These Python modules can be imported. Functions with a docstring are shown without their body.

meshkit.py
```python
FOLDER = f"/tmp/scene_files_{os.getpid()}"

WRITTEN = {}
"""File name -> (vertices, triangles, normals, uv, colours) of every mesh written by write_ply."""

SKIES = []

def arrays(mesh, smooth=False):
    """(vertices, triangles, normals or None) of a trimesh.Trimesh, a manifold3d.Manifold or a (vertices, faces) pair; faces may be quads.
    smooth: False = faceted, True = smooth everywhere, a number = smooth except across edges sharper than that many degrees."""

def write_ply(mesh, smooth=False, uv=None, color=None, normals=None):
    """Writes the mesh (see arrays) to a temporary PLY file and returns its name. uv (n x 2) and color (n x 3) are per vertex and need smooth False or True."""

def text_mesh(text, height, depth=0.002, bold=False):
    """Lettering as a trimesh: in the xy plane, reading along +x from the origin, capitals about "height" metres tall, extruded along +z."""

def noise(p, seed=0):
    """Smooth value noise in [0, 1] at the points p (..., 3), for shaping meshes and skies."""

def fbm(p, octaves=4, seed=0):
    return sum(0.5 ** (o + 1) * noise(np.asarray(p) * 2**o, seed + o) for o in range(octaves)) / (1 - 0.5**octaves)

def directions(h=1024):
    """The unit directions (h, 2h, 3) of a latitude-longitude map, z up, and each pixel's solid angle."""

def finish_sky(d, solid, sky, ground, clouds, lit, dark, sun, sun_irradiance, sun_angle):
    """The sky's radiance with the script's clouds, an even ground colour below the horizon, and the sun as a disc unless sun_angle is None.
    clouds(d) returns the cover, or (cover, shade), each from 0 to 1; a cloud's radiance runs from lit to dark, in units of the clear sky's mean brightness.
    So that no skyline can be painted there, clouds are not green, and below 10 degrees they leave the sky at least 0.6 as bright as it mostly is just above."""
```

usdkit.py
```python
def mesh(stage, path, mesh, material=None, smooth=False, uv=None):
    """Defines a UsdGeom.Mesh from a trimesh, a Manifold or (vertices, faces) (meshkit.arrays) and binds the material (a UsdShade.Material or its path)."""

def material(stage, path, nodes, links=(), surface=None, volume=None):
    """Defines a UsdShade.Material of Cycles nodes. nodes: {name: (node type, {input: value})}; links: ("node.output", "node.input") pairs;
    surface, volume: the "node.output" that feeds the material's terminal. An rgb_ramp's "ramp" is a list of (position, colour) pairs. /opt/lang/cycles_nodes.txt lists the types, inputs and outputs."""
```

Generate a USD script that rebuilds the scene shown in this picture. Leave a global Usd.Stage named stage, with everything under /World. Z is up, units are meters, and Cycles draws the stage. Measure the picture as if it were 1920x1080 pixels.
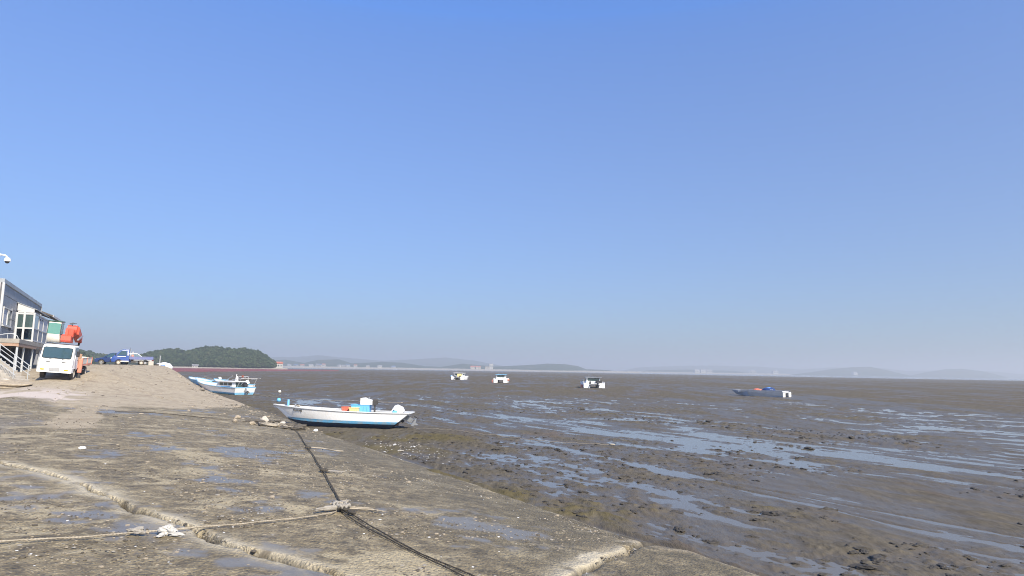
import math, random
import numpy as np, trimesh, manifold3d, meshkit, usdkit
from pxr import Usd, UsdGeom, UsdLux, UsdShade, Gf, Sdf, Vt
from trimesh.util import concatenate as cat_
stage = Usd.Stage.CreateInMemory()
UsdGeom.SetStageUpAxis(stage, "Z"); UsdGeom.SetStageMetersPerUnit(stage, 1.0)
UsdGeom.Xform.Define(stage, "/World"); UsdGeom.Scope.Define(stage, "/World/Looks")
PI = math.pi; V = lambda *a: np.array(a, float)

# ------------------------------------------------------------------ camera, sky, sun, exposure
CAM = V(0, 0, 2.9); PITCH, ROLL = math.radians(7.02), math.radians(0.9)
EXPOSURE = 0.80
cam = UsdGeom.Camera.Define(stage, "/World/camera")
_f = V(0, math.cos(PITCH), math.sin(PITCH)); _r = V(1, 0, 0); _u = np.cross(_r, _f)
_r2 = math.cos(ROLL)*_r + math.sin(ROLL)*_u; _u2 = math.cos(ROLL)*_u - math.sin(ROLL)*_r
cam.AddTransformOp().Set(Gf.Matrix4d(*_r2, 0, *_u2, 0, *(-_f), 0, *CAM, 1))
cam.CreateHorizontalApertureAttr(36.0); cam.CreateVerticalApertureAttr(20.25)
cam.CreateFocalLengthAttr(36*1250/1920); cam.CreateClippingRangeAttr(Gf.Vec2f(0.1, 40000))
cam.CreateExposureAttr(EXPOSURE)
SUN = V(0.60, -0.80, 0); SUN /= np.linalg.norm(SUN); SUN_EL = math.radians(39)
SKY_ROT = math.atan2(SUN[0], SUN[1])
usdkit.material(stage, "/World/Looks/sky", {
    "s": ("sky_texture", {"sky_type": "single_scattering", "sun_disc": False, "sun_elevation": SUN_EL, "sun_rotation": SKY_ROT,
                          "altitude": 0.0, "air_density": 1.0, "aerosol_density": 1.0, "ozone_density": 2.0}),
    "wb": ("mix", {"mix_type": "multiply", "fac": 1.0, "color2": (.66, .99, 1.50)}),          # the picture's cool white balance
    "tc": ("texture_coordinate", {}), "sx": ("separate_xyz", {}),
    "e": ("map_range", {"from_min": 0.0, "from_max": 0.486, "to_min": 1.0, "to_max": 0.0, "clamp": True}), "e2": ("math", {"math_type": "power", "value2": 0.5}), "e3": ("math", {"math_type": "multiply", "value2": 0.62}),
    "hz": ("mix_color", {"b": (1.22, 1.27, 1.40), "use_clamp": False}),                                # pale sea haze thickening towards the horizon
    "b": ("background_shader", {"strength": 0.10})},
    [("s.color", "wb.color1"), ("tc.generated", "sx.vector"), ("sx.z", "e.value"), ("e.result", "e2.value1"), ("e2.value", "e3.value1"), ("e3.value", "hz.fac"),
     ("wb.color", "hz.a"), ("hz.result", "b.color")], surface="b.background")
dome = UsdLux.DomeLight.Define(stage, "/World/sky"); dome.CreateIntensityAttr(1.0)
dome.GetPrim().SetCustomDataByKey("kind", "structure")
UsdShade.MaterialBindingAPI.Apply(dome.GetPrim()).Bind(UsdShade.Material.Get(stage, "/World/Looks/sky"))
sun = UsdLux.DistantLight.Define(stage, "/World/sun")
sun.CreateNormalizeAttr(True); sun.CreateIntensityAttr(1.25); sun.CreateAngleAttr(0.53); sun.CreateColorAttr(Gf.Vec3f(1.0, 0.90, 0.74))
_d = V(SUN[0]*math.cos(SUN_EL), SUN[1]*math.cos(SUN_EL), math.sin(SUN_EL))
_x = np.cross(V(0, 0, 1), _d); _x /= np.linalg.norm(_x); _y = np.cross(_d, _x)
sun.AddTransformOp().Set(Gf.Matrix4d(*_x, 0, *_y, 0, *_d, 0, 0, 0, 60, 1))

# ------------------------------------------------------------------ helpers
used = {}
def numbered(path):
    n = used.get(path, -1) + 1; used[path] = n
    return path if n == 0 else f"{path}_{n:03d}"
def data(p, **kw):
    for k, v in kw.items():
        if v: p.SetCustomDataByKey(k, v)
    return p
def thing(name, label, category, loc=(0, 0, 0), rz=0.0, pitch=0.0, bank=0.0, group=None):
    x = UsdGeom.Xform.Define(stage, numbered("/World/" + name))
    x.AddTranslateOp().Set(Gf.Vec3d(*map(float, loc)))
    x.AddRotateZYXOp().Set(Gf.Vec3f(math.degrees(bank), math.degrees(pitch), math.degrees(rz)))
    return data(x.GetPrim(), label=label, category=category, group=group)
def obj(name, mesh, mat, parent=None, smooth=False, **kw):
    base = str(parent.GetPath()) if parent else "/World"
    m = usdkit.mesh(stage, numbered(base + "/" + name), mesh, M[mat] if isinstance(mat, str) else mat, smooth=smooth)
    return data(m.GetPrim(), **kw)
def primvar(prim, name, values):
    UsdGeom.PrimvarsAPI(prim).CreatePrimvar(name, Sdf.ValueTypeNames.FloatArray, "vertex").Set(Vt.FloatArray.FromNumpy(np.asarray(values, np.float32)))
def copy_of(src, loc, rz=0.0, scale=None, **kw):
    nm = src.GetName()
    x = UsdGeom.Xform.Define(stage, numbered("/World/" + nm))
    x.GetPrim().GetReferences().AddInternalReference(src.GetPath()); x.GetPrim().SetInstanceable(True)
    x.ClearXformOpOrder()
    x.AddTransformOp().Set(Gf.Matrix4d().SetRotate(Gf.Rotation(Gf.Vec3d(0, 0, 1), math.degrees(rz))).SetTranslateOnly(Gf.Vec3d(*map(float, loc))))
    return data(x.GetPrim(), **kw)

def box(c, s, rz=0.0, ry=0.0, rx=0.0):
    m = trimesh.creation.box(s)
    m.apply_transform(trimesh.transformations.euler_matrix(rx, ry, rz, "sxyz")); m.apply_translation(c); return m
def cbox(c, s, ch=0.03, rz=0.0, ry=0.0, rx=0.0):
    h = np.array(s)/2; ch = min(ch, *(h*0.9)); p = []
    for sx in (-1, 1):
        for sy in (-1, 1):
            for sz in (-1, 1):
                g = np.array([sx, sy, sz])
                for k in range(3):
                    q = h - ch; q[k] = h[k]; p.append(g*q)
    m = trimesh.convex.convex_hull(np.array(p))
    m.apply_transform(trimesh.transformations.euler_matrix(rx, ry, rz, "sxyz")); m.apply_translation(c); return m
def hullof(pts): return trimesh.convex.convex_hull(np.array(pts, float))
def rod(p0, p1, r, n=8, r2=None):
    p0, p1 = np.array(p0, float), np.array(p1, float); d = p1 - p0; L = np.linalg.norm(d); d /= L
    a = np.cross(d, V(0, 0, 1) if abs(d[2]) < .9 else V(1, 0, 0)); a /= np.linalg.norm(a); b = np.cross(d, a)
    t = np.arange(n)/n*2*PI; ring = np.cos(t)[:, None]*a + np.sin(t)[:, None]*b
    v = np.vstack([p0 + ring*r, p1 + ring*(r if r2 is None else r2), [p0], [p1]]); f = []
    for i in range(n):
        j = (i+1) % n; f += [[i, j, n+j], [i, n+j, n+i], [2*n, j, i], [2*n+1, n+i, n+j]]
    m = trimesh.Trimesh(v, f, process=False); return m
def tube(path, r, n=7, closed=False):
    path = np.array(path, float); k = len(path)
    rr = np.full(k, r) if np.ndim(r) == 0 else np.array(r)
    tg = np.gradient(path, axis=0); tg /= np.linalg.norm(tg, axis=1)[:, None] + 1e-12
    a = np.cross(tg, V(0, 0, 1)); bad = np.linalg.norm(a, axis=1) < .1
    a[bad] = np.cross(tg[bad], V(1, 0, 0)); a /= np.linalg.norm(a, axis=1)[:, None]; b = np.cross(tg, a)
    t = np.arange(n)/n*2*PI
    v = (path[:, None] + rr[:, None, None]*(np.cos(t)[None, :, None]*a[:, None] + np.sin(t)[None, :, None]*b[:, None])).reshape(-1, 3)
    f = []
    for i in range(k-1):
        for j in range(n):
            q = (j+1) % n; f += [[i*n+j, (i+1)*n+j, (i+1)*n+q], [i*n+j, (i+1)*n+q, i*n+q]]
    v = np.vstack([v, path[:1], path[-1:]])
    for j in range(n):
        q = (j+1) % n; f += [[k*n, j, q], [k*n+1, (k-1)*n+q, (k-1)*n+j]]
    return trimesh.Trimesh(v, f, process=False)
def smooth_path(pts, per=8):
    from scipy.interpolate import CubicSpline
    p = np.array(pts, float); d = np.r_[0, np.cumsum(np.linalg.norm(np.diff(p, axis=0), axis=1))]
    return CubicSpline(d, p)(np.linspace(0, d[-1], per*(len(p)-1)+1))
def prism(poly, y0, y1):
    """polygon in (x, z), extruded along y"""
    from shapely.geometry import Polygon
    m = trimesh.creation.extrude_polygon(Polygon(poly), y1-y0, engine="earcut")
    v = m.vertices.copy(); m.vertices = np.c_[v[:, 0], y0 + v[:, 2], v[:, 1]]; m.invert(); return m
def grid(X, Y, Z):
    a, b = X.shape; v = np.c_[X.ravel(), Y.ravel(), Z.ravel()]; i = np.arange(a*b).reshape(a, b)
    f = np.stack([i[:-1, :-1], i[1:, :-1], i[1:, 1:], i[:-1, 1:]], -1).reshape(-1, 4)
    return v, f
def loft(sections, cap=False):
    """sections: (k, n, 3) open strips joined in order"""
    s = np.array(sections, float); k, n = s.shape[:2]; i = np.arange(k*n).reshape(k, n)
    q = np.stack([i[:-1, :-1], i[1:, :-1], i[1:, 1:], i[:-1, 1:]], -1).reshape(-1, 4)
    return trimesh.Trimesh(s.reshape(-1, 3), np.vstack([q[:, [0, 1, 2]], q[:, [0, 2, 3]]]), process=False)
def thick(poly, t, z=None):
    return poly
def ss(x, a, b): 
    x = np.clip((np.asarray(x, float)-a)/(b-a), 0, 1); return x*x*(3-2*x)
def N2(x, y, seed=0, o=4):
    return meshkit.fbm(np.stack([x, y, np.full_like(x, .37*seed)], -1), o, seed)

# shore frame: s along the shore (away), t inland from the slipway's foot
OR, U, NN = V(.46, 14.5), V(-.495, .869), V(-.869, -.495)
def W(s, t): return OR[0] + s*U[0] + t*NN[0], OR[1] + s*U[1] + t*NN[1]
def ST(x, y):
    dx, dy = x-OR[0], y-OR[1]; return dx*U[0]+dy*U[1], dx*NN[0]+dy*NN[1]
def base_h(s, t):
    s, t = np.asarray(s, float), np.asarray(t, float)
    low = .10 + 1.22*(1-np.exp(-np.maximum(t, 0)/8.6*1.0))*1.0 + .012*np.maximum(t, 0)
    low = np.where(t < 0, .10, low)
    top = .10 + 2.68*ss(t, -.8, 3.9)
    w = ss((s-34)/(30+22*(1-ss(t, 4, 10))), 0, 1); w2 = ss(s, 28, 60)*ss(t, 6, 20); w = np.maximum(w, w2)
    h = low*(1-w) + top*w
    h = h - .42*ss(t, 12, 15)*(1-ss(s, 66, 82))
    return h - 3.2*ss(s, 118, 150)

# ------------------------------------------------------------------ materials
M = {}
def mat(name, nodes, links, surface="p.BSDF", volume=None):
    M[name] = usdkit.material(stage, "/World/Looks/" + name, nodes, links, surface=surface, volume=volume); return M[name]
def paint(name, col, rough=.4, dirt=.25, dirtcol=(.16, .13, .10), scale=3.0, metal=0.0, spec=.5, bump=.0):
    """a solid colour with blotchy grime and uneven gloss"""
    nodes = {"tc": ("texture_coordinate", {}), "n": ("noise_texture", {"scale": scale, "detail": 5.0, "roughness": .65}),
             "n2": ("noise_texture", {"scale": scale*9, "detail": 3.0}),
             "r": ("map_range", {"from_min": .45, "from_max": .75, "to_min": 0.0, "to_max": dirt, "clamp": True}),
             "v": ("mix_color", {"a": tuple(c*.86 for c in col), "b": tuple(min(c*1.08, .9) for c in col)}),
             "m": ("mix_color", {"b": dirtcol}), "g": ("map_range", {"from_min": .3, "from_max": .7, "to_min": rough*.8, "to_max": min(1, rough*1.35)}),
             "bp": ("bump", {"strength": max(bump, .001), "distance": .02}),
             "p": ("principled_bsdf", {"metallic": metal, "specular_ior_level": spec})}
    links = [("tc.object", "n.vector"), ("tc.object", "n2.vector"), ("n.fac", "r.value"), ("n2.fac", "v.fac"), ("v.result", "m.a"), ("r.result", "m.fac"),
             ("m.result", "p.base_color"), ("n.fac", "g.value"), ("g.result", "p.roughness")]
    if bump: links += [("n2.fac", "bp.height"), ("bp.normal", "p.normal")]
    return mat(name, nodes, links)
def pane(name, tint, refl=(1, 1, 1), ior=1.5, rough=.02):
    mat(name, {"t": ("transparent_bsdf", {"color": tint}), "g": ("glossy_bsdf", {"color": refl, "roughness": rough}),
               "f": ("fresnel", {"IOR": ior}), "m": ("mix_closure", {})},
        [("f.fac", "m.fac"), ("t.BSDF", "m.closure1"), ("g.BSDF", "m.closure2")], surface="m.closure")

# slipway: wet barnacled concrete below the tide line, dry sandy concrete above
mat("slip", {
    "geo": ("geometry", {}), "dry": ("attribute", {"attribute": "dry"}), "jt": ("attribute", {"attribute": "joint"}), "film": ("attribute", {"attribute": "film"}), "pink": ("attribute", {"attribute": "pale"}), "gp": ("attribute", {"attribute": "gap"}), "td": ("attribute", {"attribute": "tide"}), "mt2": ("mix_color", {"b": (.092, .076, .040)}), "mg": ("mix_color", {"b": (.026, .022, .014)}),
    "n1": ("noise_texture", {"scale": .85, "detail": 9.0, "roughness": .66, "distortion": .5}),
    "n2": ("noise_texture", {"scale": 4.0, "detail": 6.0, "roughness": .7}),
    "n3": ("noise_texture", {"scale": 21.0, "detail": 4.0, "roughness": .7}),
    "vo": ("voronoi_texture", {"scale": 24.0, "feature": "f1"}), "vs": ("voronoi_texture", {"scale": 55.0, "feature": "f1"}),
    "wet1": ("rgb_ramp", {"ramp": [(.28, (.048, .037, .019)), (.42, (.135, .106, .057)), (.55, (.225, .178, .098)), (.72, (.40, .325, .19))]}),
    "tan": ("rgb_ramp", {"ramp": [(.53, (0, 0, 0)), (.605, (1, 1, 1))]}),
    "mt": ("mix_color", {"b": (.42, .35, .215)}), "tf": ("math", {"math_type": "multiply", "value2": .75}),
    "sp": ("rgb_ramp", {"ramp": [(.10, (1, 1, 1)), (.22, (0, 0, 0))]}), "spm": ("rgb_ramp", {"ramp": [(.38, (0, 0, 0)), (.58, (1, 1, 1))]}), "spf": ("math", {"math_type": "multiply"}),
    "ms": ("mix_color", {"b": (.55, .47, .30)}),
    "dk": ("rgb_ramp", {"ramp": [(.36, (1, 1, 1)), (.47, (0, 0, 0))]}), "md": ("mix_color", {"b": (.040, .031, .021)}), "dkf": ("math", {"math_type": "multiply", "value2": .75}),
    "dry1": ("rgb_ramp", {"ramp": [(.25, (.215, .175, .118)), (.50, (.325, .27, .188)), (.75, (.41, .35, .25))]}),
    "dry2": ("mix_color", {"b": (.20, .155, .105)}), "dryf": ("rgb_ramp", {"ramp": [(.50, (0, 0, 0)), (.66, (.85, .85, .85))]}),
    "dry3": ("mix_color", {"b": (.50, .43, .38)}), "pf": ("math", {"math_type": "multiply", "value2": .8}),
    "mj": ("mix_color", {"b": (.47, .41, .29)}), "mx": ("mix_color", {}), "mf": ("mix_color", {"b": (.135, .115, .085)}),
    "ffac": ("math", {"math_type": "multiply", "value2": .85}),
    "r1": ("mix_float", {"a": .62, "b": .9}), "r2": ("mix_float", {"b": .27}),
    "hb": ("mix_float", {"fac": .5}), "hs": ("math", {"math_type": "subtract", "value1": 1.0}), "hh": ("math", {"math_type": "multiply_add", "value2": .6}),
    "fb": ("math", {"math_type": "subtract", "value1": 1.0, "use_clamp": True}), "fb2": ("math", {"math_type": "multiply_add", "value2": .85, "value3": .12}),
    "dm": ("math", {"math_type": "multiply_add", "value2": -.55, "value3": 1.0}), "bs": ("math", {"math_type": "multiply"}),
    "bp": ("bump", {"distance": .035}),
    "p": ("principled_bsdf", {"specular_ior_level": .5})},
    [("geo.position", f"{n}.vector") for n in ("n1", "n2", "n3", "vo", "vs")] + [
     ("n2.fac", "wet1.fac"), ("n1.fac", "tan.fac"), ("tan.color", "tf.value1"), ("tf.value", "mt.fac"), ("wet1.color", "mt.a"),
     ("vo.distance", "sp.fac"), ("n2.fac", "spm.fac"), ("sp.color", "spf.value1"), ("spm.color", "spf.value2"), ("spf.value", "ms.fac"), ("mt.result", "ms.a"),
     ("n3.fac", "dk.fac"), ("dk.color", "dkf.value1"), ("dkf.value", "md.fac"), ("ms.result", "mt2.a"), ("td.fac", "mt2.fac"), ("mt2.result", "md.a"),
     ("film.fac", "ffac.value1"), ("ffac.value", "mf.fac"), ("md.result", "mf.a"),
     ("n2.fac", "dry1.fac"), ("dry1.color", "dry2.a"), ("n1.fac", "dryf.fac"), ("dryf.color", "dry2.fac"),
     ("dry2.result", "dry3.a"), ("pink.fac", "pf.value1"), ("pf.value", "dry3.fac"),
     ("mf.result", "mj.a"), ("jt.fac", "mj.fac"), ("mj.result", "mx.a"), ("dry3.result", "mx.b"), ("dry.fac", "mx.fac"), ("mx.result", "mg.a"), ("gp.fac", "mg.fac"), ("mg.result", "p.base_color"),
     ("dry.fac", "r1.fac"), ("r1.result", "r2.a"), ("film.fac", "r2.fac"), ("r2.result", "p.roughness"),
     ("vo.distance", "hs.value2"), ("hs.value", "hh.value1"), ("n3.fac", "hh.value3"),
     ("film.fac", "fb.value2"), ("fb.value", "fb2.value1"), ("dry.fac", "dm.value1"), ("fb2.value", "bs.value1"), ("dm.value", "bs.value2"), ("bs.value", "bp.strength"),
     ("hh.value", "bp.height"), ("bp.normal", "p.normal")])

# tidal mud: wet grey-brown silt, smoother and darker where it lies low
mat("mud", {
    "geo": ("geometry", {}), "wetn": ("attribute", {"attribute": "wet"}), "alg": ("attribute", {"attribute": "algae"}),
    "mp": ("mapping", {"rotation": (0, 0, -.75), "scale": (1, .24, 1)}),
    "n1": ("noise_texture", {"scale": .35, "detail": 6.0, "roughness": .65}), "n2": ("noise_texture", {"scale": 5.0, "detail": 6.0, "roughness": .7}),
    "n3": ("noise_texture", {"scale": .34, "detail": 9.0, "roughness": .70, "distortion": .35}), "n4": ("noise_texture", {"scale": .035, "detail": 4.0, "roughness": .6}),
    "mod": ("math", {"math_type": "multiply_add", "value2": .55}), "w2": ("rgb_ramp", {"ramp": [(.76, (0, 0, 0)), (.86, (1, 1, 1))]}),
    "w3": ("math", {"math_type": "multiply", "value2": .9}), "wm": ("math", {"math_type": "maximum"}),
    "c1": ("rgb_ramp", {"ramp": [(.25, (.053, .046, .034)), (.5, (.096, .083, .061)), (.75, (.162, .140, .104))]}),
    "c2": ("mix_color", {"b": (.10, .082, .036)}), "cf": ("math", {"math_type": "multiply", "value2": .8}),
    "c3": ("mix_color", {"b": (.088, .074, .053)}), "c4": ("mix_color", {"b": (.125, .092, .080)}), "f4": ("rgb_ramp", {"ramp": [(.52, (0, 0, 0)), (.7, (.6, .6, .6))]}),
    "rg": ("mix_float", {"a": .9, "b": .36}), "sl": ("mix_float", {"a": .05, "b": .27}), "bs": ("math", {"math_type": "multiply_add", "value2": -.8, "value3": .95}),
    "bp2": ("bump", {"strength": .55, "distance": .30}), "bp": ("bump", {"distance": .04}), "p": ("principled_bsdf", {})},
    [("geo.position", "mp.vector")] + [("mp.vector", f"{n}.vector") for n in ("n1", "n2", "n3", "n4")] + [
     ("n4.fac", "mod.value1"), ("n3.fac", "mod.value3"), ("mod.value", "w2.fac"), ("w2.color", "w3.value1"), ("w3.value", "wm.value1"), ("wetn.fac", "wm.value2"),
     ("n2.fac", "c1.fac"), ("c1.color", "c4.a"), ("n1.fac", "f4.fac"), ("f4.color", "c4.fac"), ("c4.result", "c2.a"), ("alg.fac", "cf.value1"), ("cf.value", "c2.fac"),
     ("c2.result", "c3.a"), ("wm.value", "c3.fac"), ("c3.result", "p.base_color"), ("wm.value", "rg.fac"), ("rg.result", "p.roughness"), ("wm.value", "sl.fac"), ("sl.result", "p.specular_ior_level"),
     ("wm.value", "bs.value1"), ("bs.value", "bp.strength"), ("n2.fac", "bp.height"), ("n3.fac", "bp2.height"), ("bp2.normal", "bp.normal"), ("bp.normal", "p.normal")])
mat("water", {"geo": ("geometry", {}), "n": ("noise_texture", {"scale": 2.2, "detail": 3.0}), "bp": ("bump", {"strength": .06, "distance": .02}),
              "p": ("principled_bsdf", {"base_color": (.110, .100, .082), "roughness": .11, "ior": 1.33, "specular_ior_level": .31})},
    [("geo.position", "n.vector"), ("n.fac", "bp.height"), ("bp.normal", "p.normal")])

# ------------------------------------------------------------------ ground: tidal flat, water, slipway
rng = np.random.default_rng(7); random.seed(7)
def rot2(x, y, a): return x*math.cos(a)+y*math.sin(a), -x*math.sin(a)+y*math.cos(a)
def mud_fields(x, y):
    r = np.hypot(x, y); az = np.arctan2(x, y)
    a, b = rot2(x, y, math.radians(122 - 0))          # a runs along the drainage lines
    wa = 3.5*(N2(x*.09, y*.09, 3, 3)-.5); wb = 2.2*(N2(x*.11, y*.11, 5, 3)-.5); a2, b2 = a+wa, b+wb
    big = N2(a2*.055, b2*.16, 11, 4)-.5
    mid = N2(a2*.16, b2*.62, 13, 5)-.5
    clod = N2(a2*.8, b2*1.9, 17, 4)-.5
    fine = N2(a2*3.4, b2*6.5, 19, 3)-.5
    grit = N2(x*13, y*13, 23, 2)-.5
    patch = ss(N2(x*.12, y*.12, 29, 4), .44, .60)     # where the silt is torn into clods
    f0 = ss(r, 22, 55)
    h = (.17-.10*f0)*big + (.105-.02*f0)*mid + clod*(.040+.095*patch) + fine*(.030+.070*patch)*ss(-r, -90, -25) + grit*.022*ss(-r, -30, -10)*(.3+.7*patch)
    rip = N2(a2*.30, b2*1.15, 33, 4)-.5; rip2 = N2(a2*.62, b2*2.6, 35, 3)-.5; h = h + .105*rip*ss(-r, -170, -70) + .055*rip2*ss(-r, -75, -30)
    rill = np.abs(N2(a2*.07, b2*.42, 31, 4)-.5); h = h - .05*(1-ss(rill, 0, .035))
    far = ss(r, 45, 130); band = ss(N2(x*.012+4, y*.02, 37, 3), .50, .60)
    h = h*(1-.35*far) + .026 + .032*f0 + .085*far - .030*band*ss(r, 30, 60)*ss(-r, -190, -110)
    s, t = ST(x, y)
    h = h + .075*np.exp(-np.abs(t)/1.2)*(t < .8) + .05*np.exp(-((s-15)**2/40 + (t+2)**2/7))
    edge = 830 + 420*np.exp(-((az-.0)/.30)**2) + 60*(N2(az*6, az*0, 41, 3)-.5) + 0*az
    h = h - 1.6*ss(r, edge, edge*1.5)
    return h, patch, far
def build_mud():
    rs = [4.0]
    while rs[-1] < 6500:
        r = rs[-1]; rs.append(r + min(max(.035, r*r/3400), max(30, r*.06)))
    rs = np.array(rs); az = np.radians(np.r_[np.arange(-180, -50, 5), np.arange(-50, 50.01, .115), np.arange(55, 180.1, 5)])
    Rg, A = np.meshgrid(rs, az, indexing="ij"); X, Y = Rg*np.sin(A), Rg*np.cos(A)
    h, patch, far = mud_fields(X, Y)
    s, t = ST(X, Y); inland = ss(t, .25, .9); h = np.where(t > .25, h*(1-inland) - .35*inland, h)
    v, f = grid(X, Y, h)
    keep = (ST(v[f].mean(1)[:, 0], v[f].mean(1)[:, 1])[1] < 3.0)
    f = f[keep]; ids = np.unique(f); back = np.zeros(len(v), int); back[ids] = np.arange(len(ids))
    p = obj("mudflat", (v[ids], back[f]), "mud", smooth=True, kind="structure")
    wet = (1-ss(h, .004, .075))*(1-.5*far)
    primvar(p, "wet", wet.ravel()[ids])
    alg = ss(N2(X*.35, Y*.35, 43, 4), .50, .66)*patch*(1-far)*ss(h, .03, .09); primvar(p, "algae", alg.ravel()[ids])
build_mud()
wv = [(-14000, 60, 0), (-14000, 16000, 0), (14000, 16000, 0), (14000, -60, 0), (34, -60, 0), (-60, 110, 0)]
obj("water", (np.array([(34, -60, 0), (14000, -60, 0), (14000, 16000, 0), (-14000, 16000, 0), (-14000, 200, 0), (-110, 200, 0)], float), np.array([[0, 1, 2], [0, 2, 3], [0, 3, 5], [5, 3, 4]])), "water", kind="structure")

def poly_dist(s, t, pts):
    pts = np.array(pts, float); d = np.full(s.shape, 1e9)
    for (a, b), (c, e) in zip(pts[:-1], pts[1:]):
        k = np.clip(((s-a)*(c-a)+(t-b)*(e-b))/((c-a)**2+(e-b)**2), 0, 1); d = np.minimum(d, np.hypot(s-a-k*(c-a), t-b-k*(e-b)))
    return d
CRACK1 = [(6.0, 10.8), (3.67, 9.63), (1.11, 8.2), (-.32, 7.71), (-1.94, 7.12), (-2.83, 6.66), (-3.71, 6.39), (-4.51, 5.94), (-5.3, 5.46), (-7.5, 4.4)]
CRACK2 = [(-7.5, 4.4), (-5.73, 3.02), (-4.77, 1.8), (-3.52, -.1)]
THIN = [[(20.49, 8.4), (21.73, 9.22), (26.55, 10.55), (41.3, 10.6), (50.5, 9.8)], [(56.6, 10), (46.4, 7.5), (36.7, 5.6), (30, 3)]]
def dryness(s, t):
    tt = np.array([-1, -.6, 3.2, 6.15, 8.2, 9.8, 11.7, 13.2, 40.]); sl = np.array([39.5, 38.9, 29, 23.5, 21.0, 21.8, 27.5, 29, 29.])
    line = np.interp(t, tt, sl); n = N2(s*.25, t*.45, 53, 5)-.5; n2 = N2(s*.9, t*1.5, 54, 4)-.5
    d = ss(s-line+n*11+n2*5, -1.6, 2.2)
    tongue = np.exp(-((t-9.0)/.75)**2)*ss(s, 9, 13)*(1-ss(s, 22, 25)); d = np.maximum(d, .85*ss(tongue+n*1.3+n2*.9, .35, .7))
    return d
def slip_h(s, t):
    """the ground under things: smooth height of the slipway and the yard"""
    return base_h(s, t)
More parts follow.
